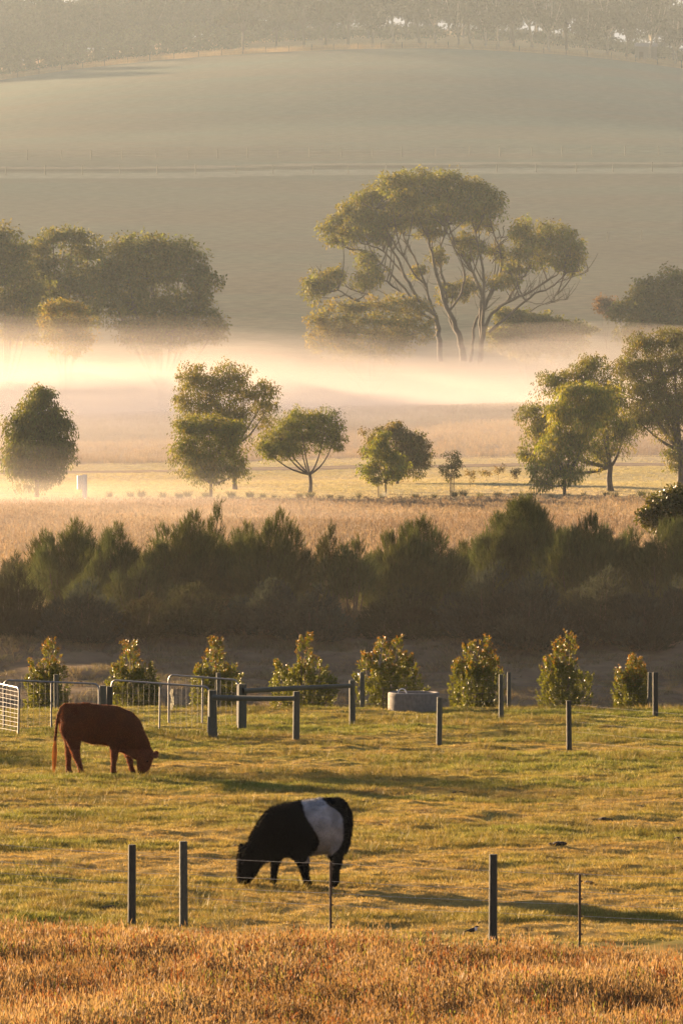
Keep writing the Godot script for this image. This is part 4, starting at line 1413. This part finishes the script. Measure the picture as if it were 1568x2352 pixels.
class Field:
	var lo := Vector3.ZERO
	var cell := 0.02
	var nx := 0
	var ny := 0
	var nz := 0
	var f := PackedFloat32Array()

	func setup(a: Vector3, b: Vector3, c: float) -> void:
		lo = a
		cell = c
		nx = int((b.x - a.x) / c) + 2
		ny = int((b.y - a.y) / c) + 2
		nz = int((b.z - a.z) / c) + 2
		f.resize(nx * ny * nz)
		f.fill(1.0)

	func bone(a: Vector3, b: Vector3, ra: float, rb: float, zs: float, k: float) -> void:
		# tapered capsule, squeezed across (zs > 1: narrower), joined to what is there with a smooth minimum
		var rm := maxf(ra, rb) + 0.1
		var z0 := (a.z + b.z) * 0.5
		var x0 := maxi(0, int((minf(a.x, b.x) - rm - lo.x) / cell))
		var x1 := mini(nx - 1, int((maxf(a.x, b.x) + rm - lo.x) / cell) + 1)
		var y0 := maxi(0, int((minf(a.y, b.y) - rm - lo.y) / cell))
		var y1 := mini(ny - 1, int((maxf(a.y, b.y) + rm - lo.y) / cell) + 1)
		var k0 := maxi(0, int((minf(a.z, b.z) - rm - lo.z) / cell))
		var k1 := mini(nz - 1, int((maxf(a.z, b.z) + rm - lo.z) / cell) + 1)
		var az := (a.z - z0) * zs
		var aa := Vector3(a.x, a.y, az)
		var ab := Vector3(b.x - a.x, b.y - a.y, (b.z - a.z) * zs)
		var l2 := maxf(ab.length_squared(), 1e-9)
		for z in range(k0, k1 + 1):
			var pz := (lo.z + z * cell - z0) * zs
			for y in range(y0, y1 + 1):
				var py := lo.y + y * cell
				var row := (z * ny + y) * nx
				for x in range(x0, x1 + 1):
					var p := Vector3(lo.x + x * cell, py, pz) - aa
					var t := clampf(p.dot(ab) / l2, 0.0, 1.0)
					var d := (p - ab * t).length() - lerpf(ra, rb, t)
					var e := f[row + x]
					var h := maxf(k - absf(d - e), 0.0)
					f[row + x] = minf(d, e) - h * h / (4.0 * k)

	func surface(paint: Callable) -> ArrayMesh:
		var ids := PackedInt32Array()
		ids.resize(nx * ny * nz)
		ids.fill(-1)
		var v := PackedVector3Array()
		var c := PackedColorArray()
		var idx := PackedInt32Array()
		var sy := nx
		var sz := nx * ny
		var offs := [0, 1, sy, sy + 1, sz, sz + 1, sz + sy, sz + sy + 1]
		for z in nz - 1:
			for y in ny - 1:
				var row := z * sz + y * sy
				for x in nx - 1:
					var o := row + x
					var first := f[o] < 0.0
					if absf(f[o]) > cell * 2.5:
						continue
					var mixed := false
					for e in offs:
						if (f[o + e] < 0.0) != first:
							mixed = true
							break
					if not mixed:
						continue
					var sum := Vector3.ZERO
					var n := 0
					for p in 8:
						for axis in [1, 2, 4]:
							if p & axis:
								continue
							var q: int = p | axis
							var fa := f[o + offs[p]]
							var fb := f[o + offs[q]]
							if (fa < 0.0) == (fb < 0.0):
								continue
							var t := fa / (fa - fb)
							sum += Vector3(p & 1, (p >> 1) & 1, (p >> 2) & 1).lerp(Vector3(q & 1, (q >> 1) & 1, (q >> 2) & 1), t)
							n += 1
					var w := lo + (Vector3(x, y, z) + sum / n) * cell
					ids[o] = v.size()
					v.append(w)
					c.append((paint as Callable).call(w))
		for z in range(1, nz - 1):
			for y in range(1, ny - 1):
				for x in range(1, nx - 1):
					var o := z * sz + y * sy + x
					if absf(f[o]) > cell * 2.0:
						continue
					var inside := f[o] < 0.0
					for axis in 3:
						var step: int = [1, sy, sz][axis]
						if (f[o + step] < 0.0) == inside:
							continue
						var u: int = [sy, sz, 1][axis]
						var w2: int = [sz, 1, sy][axis]
						var a := ids[o - u - w2]
						var b := ids[o - w2]
						var cc := ids[o]
						var dd := ids[o - u]
						if a < 0 or b < 0 or cc < 0 or dd < 0:
							continue
						if inside:
							idx.append_array(PackedInt32Array([a, cc, b, a, dd, cc]))
						else:
							idx.append_array(PackedInt32Array([a, b, cc, a, cc, dd]))
		var nn := PackedVector3Array()
		nn.resize(v.size())
		for i in range(0, idx.size(), 3):
			var e := (v[idx[i + 2]] - v[idx[i]]).cross(v[idx[i + 1]] - v[idx[i]])
			nn[idx[i]] += e; nn[idx[i + 1]] += e; nn[idx[i + 2]] += e
		for i in nn.size():
			nn[i] = nn[i].normalized()
		var arr := []
		arr.resize(Mesh.ARRAY_MAX)
		arr[Mesh.ARRAY_VERTEX] = v
		arr[Mesh.ARRAY_NORMAL] = nn
		arr[Mesh.ARRAY_COLOR] = c
		arr[Mesh.ARRAY_INDEX] = idx
		var am := ArrayMesh.new()
		am.add_surface_from_arrays(Mesh.PRIMITIVE_TRIANGLES, arr)
		return am


func hair_on(mesh: ArrayMesh, count: int, length: float, wide: float, shag: float, tone: Callable, bright := 1.0) -> ArrayMesh:
	var arr := mesh.surface_get_arrays(0)
	var v: PackedVector3Array = arr[Mesh.ARRAY_VERTEX]
	var nn: PackedVector3Array = arr[Mesh.ARRAY_NORMAL]
	var c: PackedColorArray = arr[Mesh.ARRAY_COLOR]
	var idx: PackedInt32Array = arr[Mesh.ARRAY_INDEX]
	var s := Soup.new()
	for i in count:
		var t := (rng.randi() % (idx.size() / 3)) * 3
		var a := idx[t]
		var p := v[a].lerp(v[idx[t + 1]], rng.randf()).lerp(v[idx[t + 2]], rng.randf())
		var n := nn[a]
		var k: float = (tone as Callable).call(p)
		if k <= 0.0:
			continue
		var e := (n * (0.35 + shag) + Vector3(0, -0.5, 0) + ball() * 0.55 * (0.6 + shag)).normalized() * length * k * rng.randf_range(0.6, 1.3)
		s.blade(p - n * 0.004, e, e.cross(jitter(1.0)).normalized() * wide, tint(c[a] * bright, 0.25))
	return s.mesh()


func poly_at(line: Array, y: float) -> float:
	# x of a boundary line at a height y; points as [x, y] with y rising
	if y <= line[0][1]:
		return line[0][0]
	for i in line.size() - 1:
		if y <= line[i + 1][1]:
			return lerpf(line[i][0], line[i + 1][0], (y - line[i][1]) / (line[i + 1][1] - line[i][1]))
	return line[-1][0]


func build_red_cow() -> void:
	rng.seed = 51
	var foot := hit(232, 1779)
	var k := px(-foot.z) / 0.24
	var root := thing("red_cow", "reddish brown cow grazing with head down before the mesh gates", "cow", foot)
	var w := func(x: float, y: float, z: float) -> Vector3: return Vector3((x - 700.0) / k, (882.0 - y) / k, z)
	var F := Field.new()
	F.setup(Vector3(-1.0, -0.06, -0.46), Vector3(1.2, 1.5, 0.46), 0.019)
	var b := func(x0, y0, z0, r0, x1, y1, z1, r1, zs, sm): F.bone((w as Callable).call(x0, y0, z0), (w as Callable).call(x1, y1, z1), r0 / k, r1 / k, zs, sm)
	var bc: Callable = b
	bc.call(440, 350, 0, 140, 600, 390, 0, 168, 1.22, 0.08)       # rump to loin
	bc.call(600, 390, 0, 172, 800, 405, 0, 176, 1.2, 0.08)       # barrel
	bc.call(800, 415, 0, 174, 930, 455, 0, 168, 1.3, 0.08)       # chest
	bc.call(380, 255, 0, 48, 560, 250, 0, 46, 1.0, 0.08)         # croup
	bc.call(560, 268, 0, 60, 850, 292, 0, 52, 1.0, 0.08)         # back line
	bc.call(850, 300, 0, 50, 965, 330, 0, 56, 1.1, 0.07)         # withers
	bc.call(950, 480, 0, 150, 1040, 585, 0, 112, 1.55, 0.08)     # shoulder to neck
	bc.call(1040, 560, 0, 106, 1115, 680, 0, 84, 1.5, 0.07)      # neck
	bc.call(900, 590, 0, 80, 1000, 650, 0, 52, 1.5, 0.06)        # brisket
	bc.call(985, 640, 0, 60, 1050, 690, 0, 50, 2.0, 0.05)        # dewlap
	bc.call(1130, 712, 0, 76, 1112, 790, 0, 62, 1.25, 0.05)      # skull
	bc.call(1112, 780, 0, 60, 1090, 852, 0, 38, 1.15, 0.04)      # muzzle
	bc.call(1165, 678, 0, 40, 1190, 700, 0, 22, 0.8, 0.03)       # poll
	for s in [-1.0, 1.0]:
		bc.call(1190, 692, 0.07 * s, 17, 1230, 690 + 8 * s, 0.2 * s, 22, 1.0, 0.03)   # ears held out
	for s in [-1.0, 1.0]:
		bc.call(425, 262, 0.15 * s, 26, 470, 285, 0.2 * s, 22, 1.0, 0.05)     # hip bones
		bc.call(905, 330, 0.12 * s, 44, 880, 480, 0.2 * s, 62, 1.5, 0.05)     # shoulder blades
		bc.call(560, 400, 0.23 * s, 40, 500, 480, 0.2 * s, 40, 1.4, 0.06)     # stifle fold
	# near hind leg, stepping forward (towards the viewer: z > 0)
	bc.call(430, 440, 0.13, 118, 452, 600, 0.15, 54, 1.5, 0.06)
	bc.call(450, 590, 0.15, 52, 468, 690, 0.15, 36, 1.2, 0.04)
	bc.call(468, 690, 0.15, 36, 505, 800, 0.15, 23, 1.0, 0.03)
	bc.call(505, 800, 0.15, 23, 520, 848, 0.15, 25, 1.0, 0.02)
	bc.call(514, 850, 0.15, 25, 532, 866, 0.15, 25, 1.0, 0.015)
	# far hind leg
	bc.call(395, 430, -0.13, 96, 400, 600, -0.15, 44, 1.4, 0.06)
	bc.call(398, 590, -0.15, 42, 388, 690, -0.15, 30, 1.2, 0.04)
	bc.call(388, 690, -0.15, 30, 386, 810, -0.15, 23, 1.0, 0.03)
	bc.call(386, 810, -0.15, 24, 390, 850, -0.15, 25, 1.0, 0.02)
	bc.call(386, 858, -0.15, 24, 404, 868, -0.15, 25, 1.0, 0.015)
	# near fore leg
	bc.call(860, 480, 0.15, 100, 838, 620, 0.15, 46, 1.5, 0.06)
	bc.call(838, 610, 0.15, 44, 832, 710, 0.15, 31, 1.1, 0.04)
	bc.call(832, 710, 0.15, 31, 822, 810, 0.15, 22, 1.0, 0.03)
	bc.call(822, 810, 0.15, 23, 824, 850, 0.15, 25, 1.0, 0.02)
	bc.call(820, 858, 0.15, 24, 836, 868, 0.15, 25, 1.0, 0.015)
	# far fore leg
	bc.call(930, 560, -0.14, 70, 962, 690, -0.15, 37, 1.4, 0.06)
	bc.call(960, 680, -0.15, 36, 978, 760, -0.15, 26, 1.1, 0.04)
	bc.call(978, 760, -0.15, 26, 990, 830, -0.15, 21, 1.0, 0.03)
	bc.call(990, 830, -0.15, 22, 1006, 864, -0.15, 26, 1.0, 0.02)
	# flank, belly and sheath
	bc.call(500, 470, 0, 70, 640, 540, 0, 46, 1.1, 0.06)
	bc.call(630, 545, 0, 40, 790, 550, 0, 46, 1.0, 0.06)
	# tail
	var tail := [[365, 222, 26], [325, 250, 20], [295, 310, 15], [280, 390, 13], [272, 470, 12], [264, 550, 14]]
	for i in tail.size() - 1:
		bc.call(tail[i][0], tail[i][1], 0.01, tail[i][2], tail[i + 1][0], tail[i + 1][1], 0.01, tail[i + 1][2], 1.0, 0.02)
	var paint := func(p: Vector3) -> Color:
		var c := Color(0.07, 0.0235, 0.011)
		if p.y < 0.045:
			return Color(0.025, 0.018, 0.014)
		if p.y < 0.5:
			c = c.lerp(Color(0.115, 0.042, 0.021), 0.6)
		var n := patches.get_noise_3d(p.x * 20.0, p.y * 20.0, p.z * 20.0)
		return Color(c.r * (1.0 + 0.3 * n), c.g * (1.0 + 0.3 * n), c.b)
	var body := F.surface(paint)
	put("body", body, m.hide, root)
	put("coat", hair_on(body, 28000, 0.034, 0.0028, 0.2, func(p): return 1.0 if p.y > 0.06 else 0.0, 2.4), m.hair, root)
	var t := Soup.new()
	for i in 420:
		var y := lerpf(535.0, 800.0, pow(rng.randf(), 1.1))
		var c := lerpf(264.0, 250.0, (y - 540.0) / 260.0)
		var half := 22.0 * sin(PI * clampf((y - 500.0) / 330.0, 0.05, 0.95))
		var p: Vector3 = (w as Callable).call(c + rng.randf_range(-half, half), y, rng.randf_range(-0.03, 0.03))
		t.blade(p, Vector3(rng.randf_range(-0.02, 0.02), -rng.randf_range(0.1, 0.2), rng.randf_range(-0.02, 0.02)), Vector3(0.0035, 0, 0.002), tint(Color(0.34, 0.14, 0.045), 0.3))
	put("tail_tuft", t.mesh(), m.hair, root)
	for s in [-1.0, 1.0]:
		var e := SphereMesh.new()
		e.radius = 0.018
		e.height = 0.036
		put("eye", e, m.eye, root).position = (w as Callable).call(1148.0, 752.0, 0.118 * s)
	root.rotation.y = 0.0


func build_belted_cow() -> void:
	rng.seed = 52
	var foot := hit(680, 2034)
	var k := px(-foot.z) / 0.24
	var root := thing("belted_cow", "shaggy black cow with a broad white belt grazing behind the front fence", "cow", foot)
	var w := func(x: float, y: float, z: float) -> Vector3: return Vector3((x - 770.0) / k, (1036.0 - y) / k, z)
	var F := Field.new()
	F.setup(Vector3(-1.02, -0.06, -0.56), Vector3(0.95, 1.42, 0.56), 0.019)
	var bc: Callable = func(x0, y0, z0, r0, x1, y1, z1, r1, zs, sm): F.bone((w as Callable).call(x0, y0, z0), (w as Callable).call(x1, y1, z1), r0 / k, r1 / k, zs, sm)
	bc.call(1120, 395, 0, 186, 980, 455, 0, 238, 1.12, 0.08)      # rump to barrel
	bc.call(980, 470, 0, 262, 800, 490, 0, 256, 1.1, 0.08)        # barrel
	bc.call(800, 495, 0, 252, 650, 505, 0, 236, 1.18, 0.08)       # chest
	bc.call(1175, 260, 0, 62, 1010, 268, 0, 58, 1.0, 0.08)        # croup
	bc.call(650, 500, 0, 222, 520, 600, 0, 178, 1.3, 0.08)        # shoulder
	bc.call(520, 600, 0, 176, 400, 705, 0, 122, 1.3, 0.07)        # neck
	bc.call(560, 660, 0, 128, 480, 720, 0, 84, 1.3, 0.06)         # brisket
	bc.call(370, 740, 0.02, 112, 320, 800, 0.04, 108, 1.15, 0.06) # poll
	bc.call(325, 800, 0.04, 112, 300, 880, 0.05, 92, 1.1, 0.05)   # face
	bc.call(300, 880, 0.05, 94, 268, 965, 0.06, 62, 1.05, 0.04)   # muzzle
	bc.call(270, 700, 0.06, 44, 330, 690, 0.03, 44, 1.0, 0.04)    # forelock
	bc.call(330, 715, 0.13, 18, 300, 690, 0.24, 30, 1.0, 0.02)    # near ear
	bc.call(262, 700, -0.06, 18, 244, 670, -0.17, 26, 1.0, 0.02)  # far ear
	for s in [-1.0, 1.0]:
		bc.call(1085, 262, 0.16 * s, 34, 1040, 300, 0.22 * s, 30, 1.0, 0.05)
		bc.call(700, 380, 0.18 * s, 70, 760, 600, 0.27 * s, 84, 1.5, 0.06)
	# near fore leg
	bc.call(760, 640, 0.16, 120, 835, 790, 0.18, 56, 1.4, 0.06)
	bc.call(835, 780, 0.18, 54, 850, 880, 0.18, 40, 1.1, 0.04)
	bc.call(850, 880, 0.18, 40, 872, 975, 0.18, 29, 1.0, 0.03)
	bc.call(872, 975, 0.18, 30, 885, 1010, 0.18, 36, 1.0, 0.02)
	# far fore leg
	bc.call(590, 700, -0.14, 80, 572, 800, -0.17, 46, 1.3, 0.06)
	bc.call(572, 800, -0.17, 44, 560, 890, -0.17, 30, 1.1, 0.04)
	bc.call(560, 890, -0.17, 30, 552, 975, -0.17, 28, 1.0, 0.03)
	bc.call(552, 975, -0.17, 30, 545, 1008, -0.17, 35, 1.0, 0.02)
	# near hind leg
	bc.call(1175, 480, 0.16, 130, 1160, 700, 0.18, 66, 1.3, 0.06)
	bc.call(1160, 690, 0.18, 64, 1165, 790, 0.18, 42, 1.1, 0.04)
	bc.call(1165, 790, 0.18, 42, 1140, 940, 0.18, 30, 1.0, 0.03)
	bc.call(1140, 940, 0.18, 31, 1132, 1010, 0.18, 38, 1.0, 0.02)
	# far hind leg, nearly hidden behind the near one
	bc.call(1130, 520, -0.16, 110, 1110, 720, -0.18, 56, 1.3, 0.06)
	bc.call(1110, 720, -0.18, 54, 1150, 810, -0.18, 38, 1.1, 0.04)
	bc.call(1150, 810, -0.18, 38, 1150, 940, -0.18, 28, 1.0, 0.03)
	bc.call(1150, 940, -0.18, 29, 1146, 1008, -0.18, 36, 1.0, 0.02)
	# tail along the rump
	var tail := [[1235, 255, 22], [1280, 330, 20], [1296, 430, 18], [1284, 540, 17], [1262, 640, 22], [1244, 720, 14]]
	for i in tail.size() - 1:
		bc.call(tail[i][0], tail[i][1], 0.0, tail[i][2], tail[i + 1][0], tail[i + 1][1], 0.02, tail[i + 1][2], 1.0, 0.02)
	var front := [[815, 200], [838, 260], [862, 350], [900, 420], [935, 470], [975, 530], [992, 590], [985, 640], [950, 690], [890, 750], [860, 800]]
	var rear := [[1020, 200], [1075, 250], [1140, 290], [1190, 340], [1216, 400], [1224, 500], [1216, 580], [1190, 650], [1140, 710], [1085, 748], [1040, 800]]
	var belt := func(p: Vector3) -> float:
		var zx := p.x * k + 770.0 + 14.0 * patches.get_noise_3d(p.x * 60.0, p.y * 60.0, p.z * 30.0)
		var zy := 1036.0 - p.y * k
		if zy > 800.0:
			return 0.0
		return minf(sstep(-9.0, 9.0, zx - poly_at(front, zy)), sstep(-9.0, 9.0, poly_at(rear, zy) - zx))
	var paint := func(p: Vector3) -> Color:
		var n := patches.get_noise_3d(p.x * 26.0, p.y * 26.0, p.z * 26.0)
		var white := Color(0.25, 0.25, 0.26) * (1.0 + 0.55 * n)
		white = white.lerp(Color(0.2, 0.16, 0.12), 0.5 * sstep(0.75, 0.5, p.y) * clampf(0.5 + n, 0.0, 1.0))
		return Color(0.007, 0.006, 0.0055).lerp(white, (belt as Callable).call(p))
	var body := F.surface(paint)
	put("body", body, m.hide, root)
	var shag := func(p: Vector3) -> float:
		if p.y < 0.05:
			return 0.0
		var zx := p.x * k + 770.0
		return 1.35 if zx < 700.0 and p.y > 0.45 else 0.9
	put("coat", hair_on(body, 42000, 0.04, 0.0034, 0.3, shag), m.hair_dull, root)
	for s in [-1.0, 1.0]:
		var e := SphereMesh.new()
		e.radius = 0.02
		e.height = 0.04
		put("eye", e, m.eye, root).position = (w as Callable).call(262.0, 815.0, 0.05 + 0.13 * s)


func build_small_things() -> void:
	rng.seed = 53
	# dung and clods lying on the paddock
	var spots := [[870, 1846, 14, 5, "dark dung heap just beyond the belted cow's back"], [855, 1894, 20, 6, "long flat dung heap right of the belted cow's rump"], [1381, 1882, 20, 9, "largest black dung heap out on the right of the paddock"],
		[1280, 1937, 18, 8, "knobbly dung heap between the largest heap and the front fence"], [1352, 2028, 8, 6, "small dark clod beside the thin steel picket"], [1012, 1829, 24, 5, "long low dung streak midway across the paddock"], [1052, 1820, 14, 4, "flat dung pat just right of the long low streak"],
		[245, 2082, 22, 7, "brown earth clod left of the two front posts"], [388, 1850, 12, 4, "small dung pat below the red cow's muzzle"], [548, 1941, 14, 6, "dark clod by the belted cow's ears"], [1560, 1925, 9, 6, "small brown clod at the paddock's right end"], [1470, 1850, 12, 4, "thin dung pat far right of the paddock"]]
	for q in spots:
		var p := hit(q[0], q[1] + q[3] * 0.6)
		var k := px(-p.z)
		var s := Soup.new()
		var parts := 3 + int(q[2] / 7.0)
		var st := SurfaceTool.new()
		st.begin(Mesh.PRIMITIVE_TRIANGLES)
		for i in parts:
			var sp := SphereMesh.new()
			sp.radial_segments = 12
			sp.rings = 6
			sp.radius = q[3] / k * rng.randf_range(0.55, 1.0)
			sp.height = sp.radius * 1.4
			var x: float = rng.randf_range(-1.0, 1.0) * q[2] / k
			st.append_from(sp, 0, Transform3D(Basis(Vector3.UP, rng.randf() * 6.0).scaled(Vector3(1.5, 1.0, 1.2)), Vector3(x, sp.radius * 0.35, rng.randf_range(-0.1, 0.1))))
		var o := put("dung_heap", st.commit(), m.dung, self)
		o.position = on_ground(p, 0.0)
		tag(o, q[4], "dung", "dung and clods on the paddock")
	# a small bird feeding by the front post
	var bp := on_ground(hit(1086, 2150))
	var bird := thing("small_bird", "tiny dark bird with a pale breast feeding left of the stout front post", "bird", bp)
	var F := Field.new()
	F.setup(Vector3(-0.14, -0.01, -0.05), Vector3(0.11, 0.16, 0.05), 0.005)
	F.bone(Vector3(-0.03, 0.07, 0), Vector3(0.025, 0.085, 0), 0.026, 0.03, 1.0, 0.02)
	F.bone(Vector3(0.045, 0.115, 0), Vector3(0.055, 0.118, 0), 0.019, 0.016, 1.0, 0.015)
	F.bone(Vector3(0.068, 0.115, 0), Vector3(0.09, 0.11, 0), 0.006, 0.002, 1.0, 0.006)
	F.bone(Vector3(-0.05, 0.07, 0), Vector3(-0.12, 0.055, 0), 0.012, 0.007, 0.7, 0.015)
	for s in [-1.0, 1.0]:
		F.bone(Vector3(0.0, 0.05, 0.012 * s), Vector3(0.004, 0.0, 0.014 * s), 0.005, 0.004, 1.0, 0.005)
	put("body", F.surface(func(p): return Color(0.5, 0.5, 0.55) if p.x > 0.02 and p.y < 0.115 and p.y > 0.05 else Color(0.03, 0.03, 0.035)), m.hide, bird)


# ------------------------------------------------------------------ mist

func bank(called: String, label: String, layers: Array, col: Color) -> void:
	var root := Node3D.new()
	root.name = numbered(called)
	add_child(root, true)
	tag(root, label, "mist", "", "stuff")
	for q in layers:
		var f := FogVolume.new()
		f.name = "mist_layer"
		f.shape = RenderingServer.FOG_VOLUME_SHAPE_ELLIPSOID
		f.size = q[1]
		f.position = q[0]
		var fm := FogMaterial.new()
		fm.density = q[2]
		fm.albedo = col
		f.material = fm
		root.add_child(f, true)


func build_mist() -> void:
	rng.seed = 61
	var layers := []
	# lying in the valley: thick low down, thinning towards its top
	for i in 15:
		var t := i / 14.0
		var top := lerpf(5.0, 15.2, t) + rng.randf_range(-0.4, 0.4)
		var d := 598.0 + rng.randf_range(-8.0, 8.0)
		var off := 30.0 * maxf(0.0, t - 0.55) / 0.45
		layers.append([Vector3(rng.randf_range(-26.0, 26.0) - 8.0 * t - off, 2.4, -d), Vector3(rng.randf_range(150.0, 240.0) - off, 2.0 * (top - 2.4), 112.0 + rng.randf_range(-16.0, 10.0)), lerpf(0.0044, 0.0005, t)])
	for i in 8:   # higher and deeper on the left
		var t := i / 7.0
		layers.append([Vector3(-44.0 + rng.randf_range(-12.0, 12.0) - 6.0 * t, 2.0, -(578.0 + 32.0 * t)), Vector3(60.0 + rng.randf_range(0.0, 50.0), 2.0 * lerpf(5.0, 17.0, t), 70.0), lerpf(0.0024, 0.0005, t)])
	for i in 3:   # a veil over the slope in front
		layers.append([Vector3(-10.0 + 8.0 * i, 1.0, -(512.0 + 12.0 * i)), Vector3(180.0, 12.0 + 3.0 * i, 130.0), 0.0011])
	for i in 14:   # wisps that break up the top and the near edge
		layers.append([Vector3(rng.randf_range(-42.0, 40.0), rng.randf_range(7.5, 10.8), -rng.randf_range(580.0, 622.0)), Vector3(rng.randf_range(14.0, 52.0), rng.randf_range(3.0, 8.0), rng.randf_range(18.0, 36.0)), rng.randf_range(0.002, 0.006)])
	for i in 8:
		layers.append([Vector3(rng.randf_range(-40.0, 24.0), rng.randf_range(3.0, 5.0), -rng.randf_range(538.0, 566.0)), Vector3(rng.randf_range(20.0, 60.0), rng.randf_range(1.5, 4.0), rng.randf_range(14.0, 30.0)), rng.randf_range(0.0015, 0.004)])
	for i in 4:
		layers.append([Vector3(-46.0 - 4.0 * i, 1.0, -(520.0 + 10.0 * i)), Vector3(84.0 + 10.0 * i, 8.0 + 3.0 * i, 110.0), 0.0011])
	bank("valley_mist", "bright low bank of mist lying across the valley before the great eucalypt", layers, Color(0.98, 0.95, 0.93))
	var air := Node3D.new()
	air.name = numbered("far_haze")
	add_child(air, true)
	tag(air, "pale morning haze thickening towards the hill and its wood", "haze", "", "stuff")
	for q in [[140.0, 1800.0, 0.000065], [760.0, 1800.0, 0.00012], [1180.0, 1800.0, 0.00014]]:
		var far := FogVolume.new()
		far.name = "haze_layer"
		far.shape = RenderingServer.FOG_VOLUME_SHAPE_BOX
		far.size = Vector3(760.0, 240.0, q[1] - q[0])
		far.position = Vector3(0.0, 60.0, -(q[0] + q[1]) * 0.5)
		var fm := FogMaterial.new()
		fm.density = q[2]
		fm.albedo = Color(0.85, 0.93, 0.97)
		far.material = fm
		air.add_child(far, true)
	var thin := []
	for i in 7:
		thin.append([Vector3(-34.0 - 3.0 * i + rng.randf_range(-5.0, 5.0), -0.6, -(325.0 + 7.0 * i)), Vector3(56.0 + 9.0 * i, 2.2 + 1.5 * i, 60.0), lerpf(0.0017, 0.0005, i / 6.0)])
	for i in 4:
		thin.append([Vector3(-22.0 - 2.0 * i, -0.6, -(262.0 + 14.0 * i)), Vector3(48.0 + 8.0 * i, 3.6 + 0.9 * i, 100.0), 0.0007])
	for i in 6:
		thin.append([Vector3(rng.randf_range(-24.0, -6.0), rng.randf_range(0.2, 1.0), -rng.randf_range(300.0, 368.0)), Vector3(rng.randf_range(10.0, 26.0), rng.randf_range(1.0, 2.4), 18.0), rng.randf_range(0.001, 0.003)])
	for i in 3:
		thin.append([Vector3(6.0 * i - 6.0, -1.0, -(148.0 + 3.0 * i)), Vector3(120.0, 8.0 + 2.0 * i, 48.0), 0.00013])
	bank("thin_mist", "thin mist drifting around the foot of the lone dark gum", thin, Color(0.98, 0.95, 0.92))


# ------------------------------------------------------------------ the scene

func _ready() -> void:
	look = Basis(Vector3.RIGHT, deg_to_rad(PITCH))
	var cam := Camera3D.new()
	cam.name = "camera"
	cam.position = EYE
	cam.basis = look
	cam.fov = rad_to_deg(2.0 * atan(1176.0 / FOCAL))
	cam.near = 1.0
	cam.far = 6000.0
	add_child(cam)
	cam.current = true
	var env := Environment.new()
	env.background_mode = Environment.BG_SKY
	env.tonemap_mode = Environment.TONE_MAPPER_LINEAR
	env.tonemap_exposure = 7.6
	var sky := Sky.new()
	var sm := ProceduralSkyMaterial.new()
	sm.sky_top_color = Color(0.36, 0.42, 0.52)
	sm.sky_horizon_color = Color(0.58, 0.54, 0.50)
	sm.sky_curve = 0.16
	sm.ground_bottom_color = Color(0.2, 0.18, 0.14)
	sm.ground_horizon_color = Color(0.42, 0.36, 0.28)
	sm.sun_angle_max = 25.0
	sky.sky_material = sm
	env.sky = sky
	env.background_energy_multiplier = 0.33
	env.fog_enabled = true
	env.fog_density = 0.00005
	env.fog_light_color = Color(0.9, 0.96, 1.0)
	env.volumetric_fog_enabled = true
	env.volumetric_fog_density = 0.0
	env.sdfgi_enabled = true
	env.ssao_enabled = true
	env.ssil_enabled = true
	var we := WorldEnvironment.new()
	we.name = "environment"
	we.environment = env
	add_child(we)
	var sun := DirectionalLight3D.new()
	sun.name = "sun"
	sun.light_energy = 1.6
	sun.light_color = Color(1.0, 0.84, 0.65)
	sun.light_angular_distance = 0.5
	sun.shadow_enabled = true
	var a := deg_to_rad(SUN_SIDE)
	var e := deg_to_rad(SUN_UP)
	var to_sun := Vector3(-sin(a) * cos(e), sin(e), -cos(a) * cos(e))
	sun.look_at_from_position(to_sun * 50.0, Vector3.ZERO, Vector3.UP)
	add_child(sun)

	rng.seed = 7
	make_profile()
	make_materials()
	build_terrain()
	rng.seed = 41
	build_middle_trees()
	rng.seed = 42
	build_great_gum()
	rng.seed = 43
	build_valley_trees()
	build_ridge()
	rng.seed = 45
	build_creek_shrubs()
	build_row()
	rng.seed = 47
	build_fences()
	build_gates()
	build_trough()
	# a tree outside the picture whose long shade reaches the red cow
	rng.seed = 48
	var shade := Vector3(-20.9, 0.0, -128.5)
	blob_tree("shade_tree", "broad dark tree beyond the frame shading the grass under the red cow", "tree", shade, 1.5, 0.2,
		[[784.0 - 20.9 * px(128.5), 1330, 260, 120], [784.0 - 20.4 * px(128.5), 1160, 220, 120], [784.0 - 21.4 * px(128.5), 1480, 200, 80]], 128.5, {"fill": 0.17, "length": 0.3, "wide": 0.07, "clump": 0.55, "leaves": 30})
	build_red_cow()
	build_belted_cow()
	build_small_things()
	rng.seed = 60
	build_grass()
	build_mist()
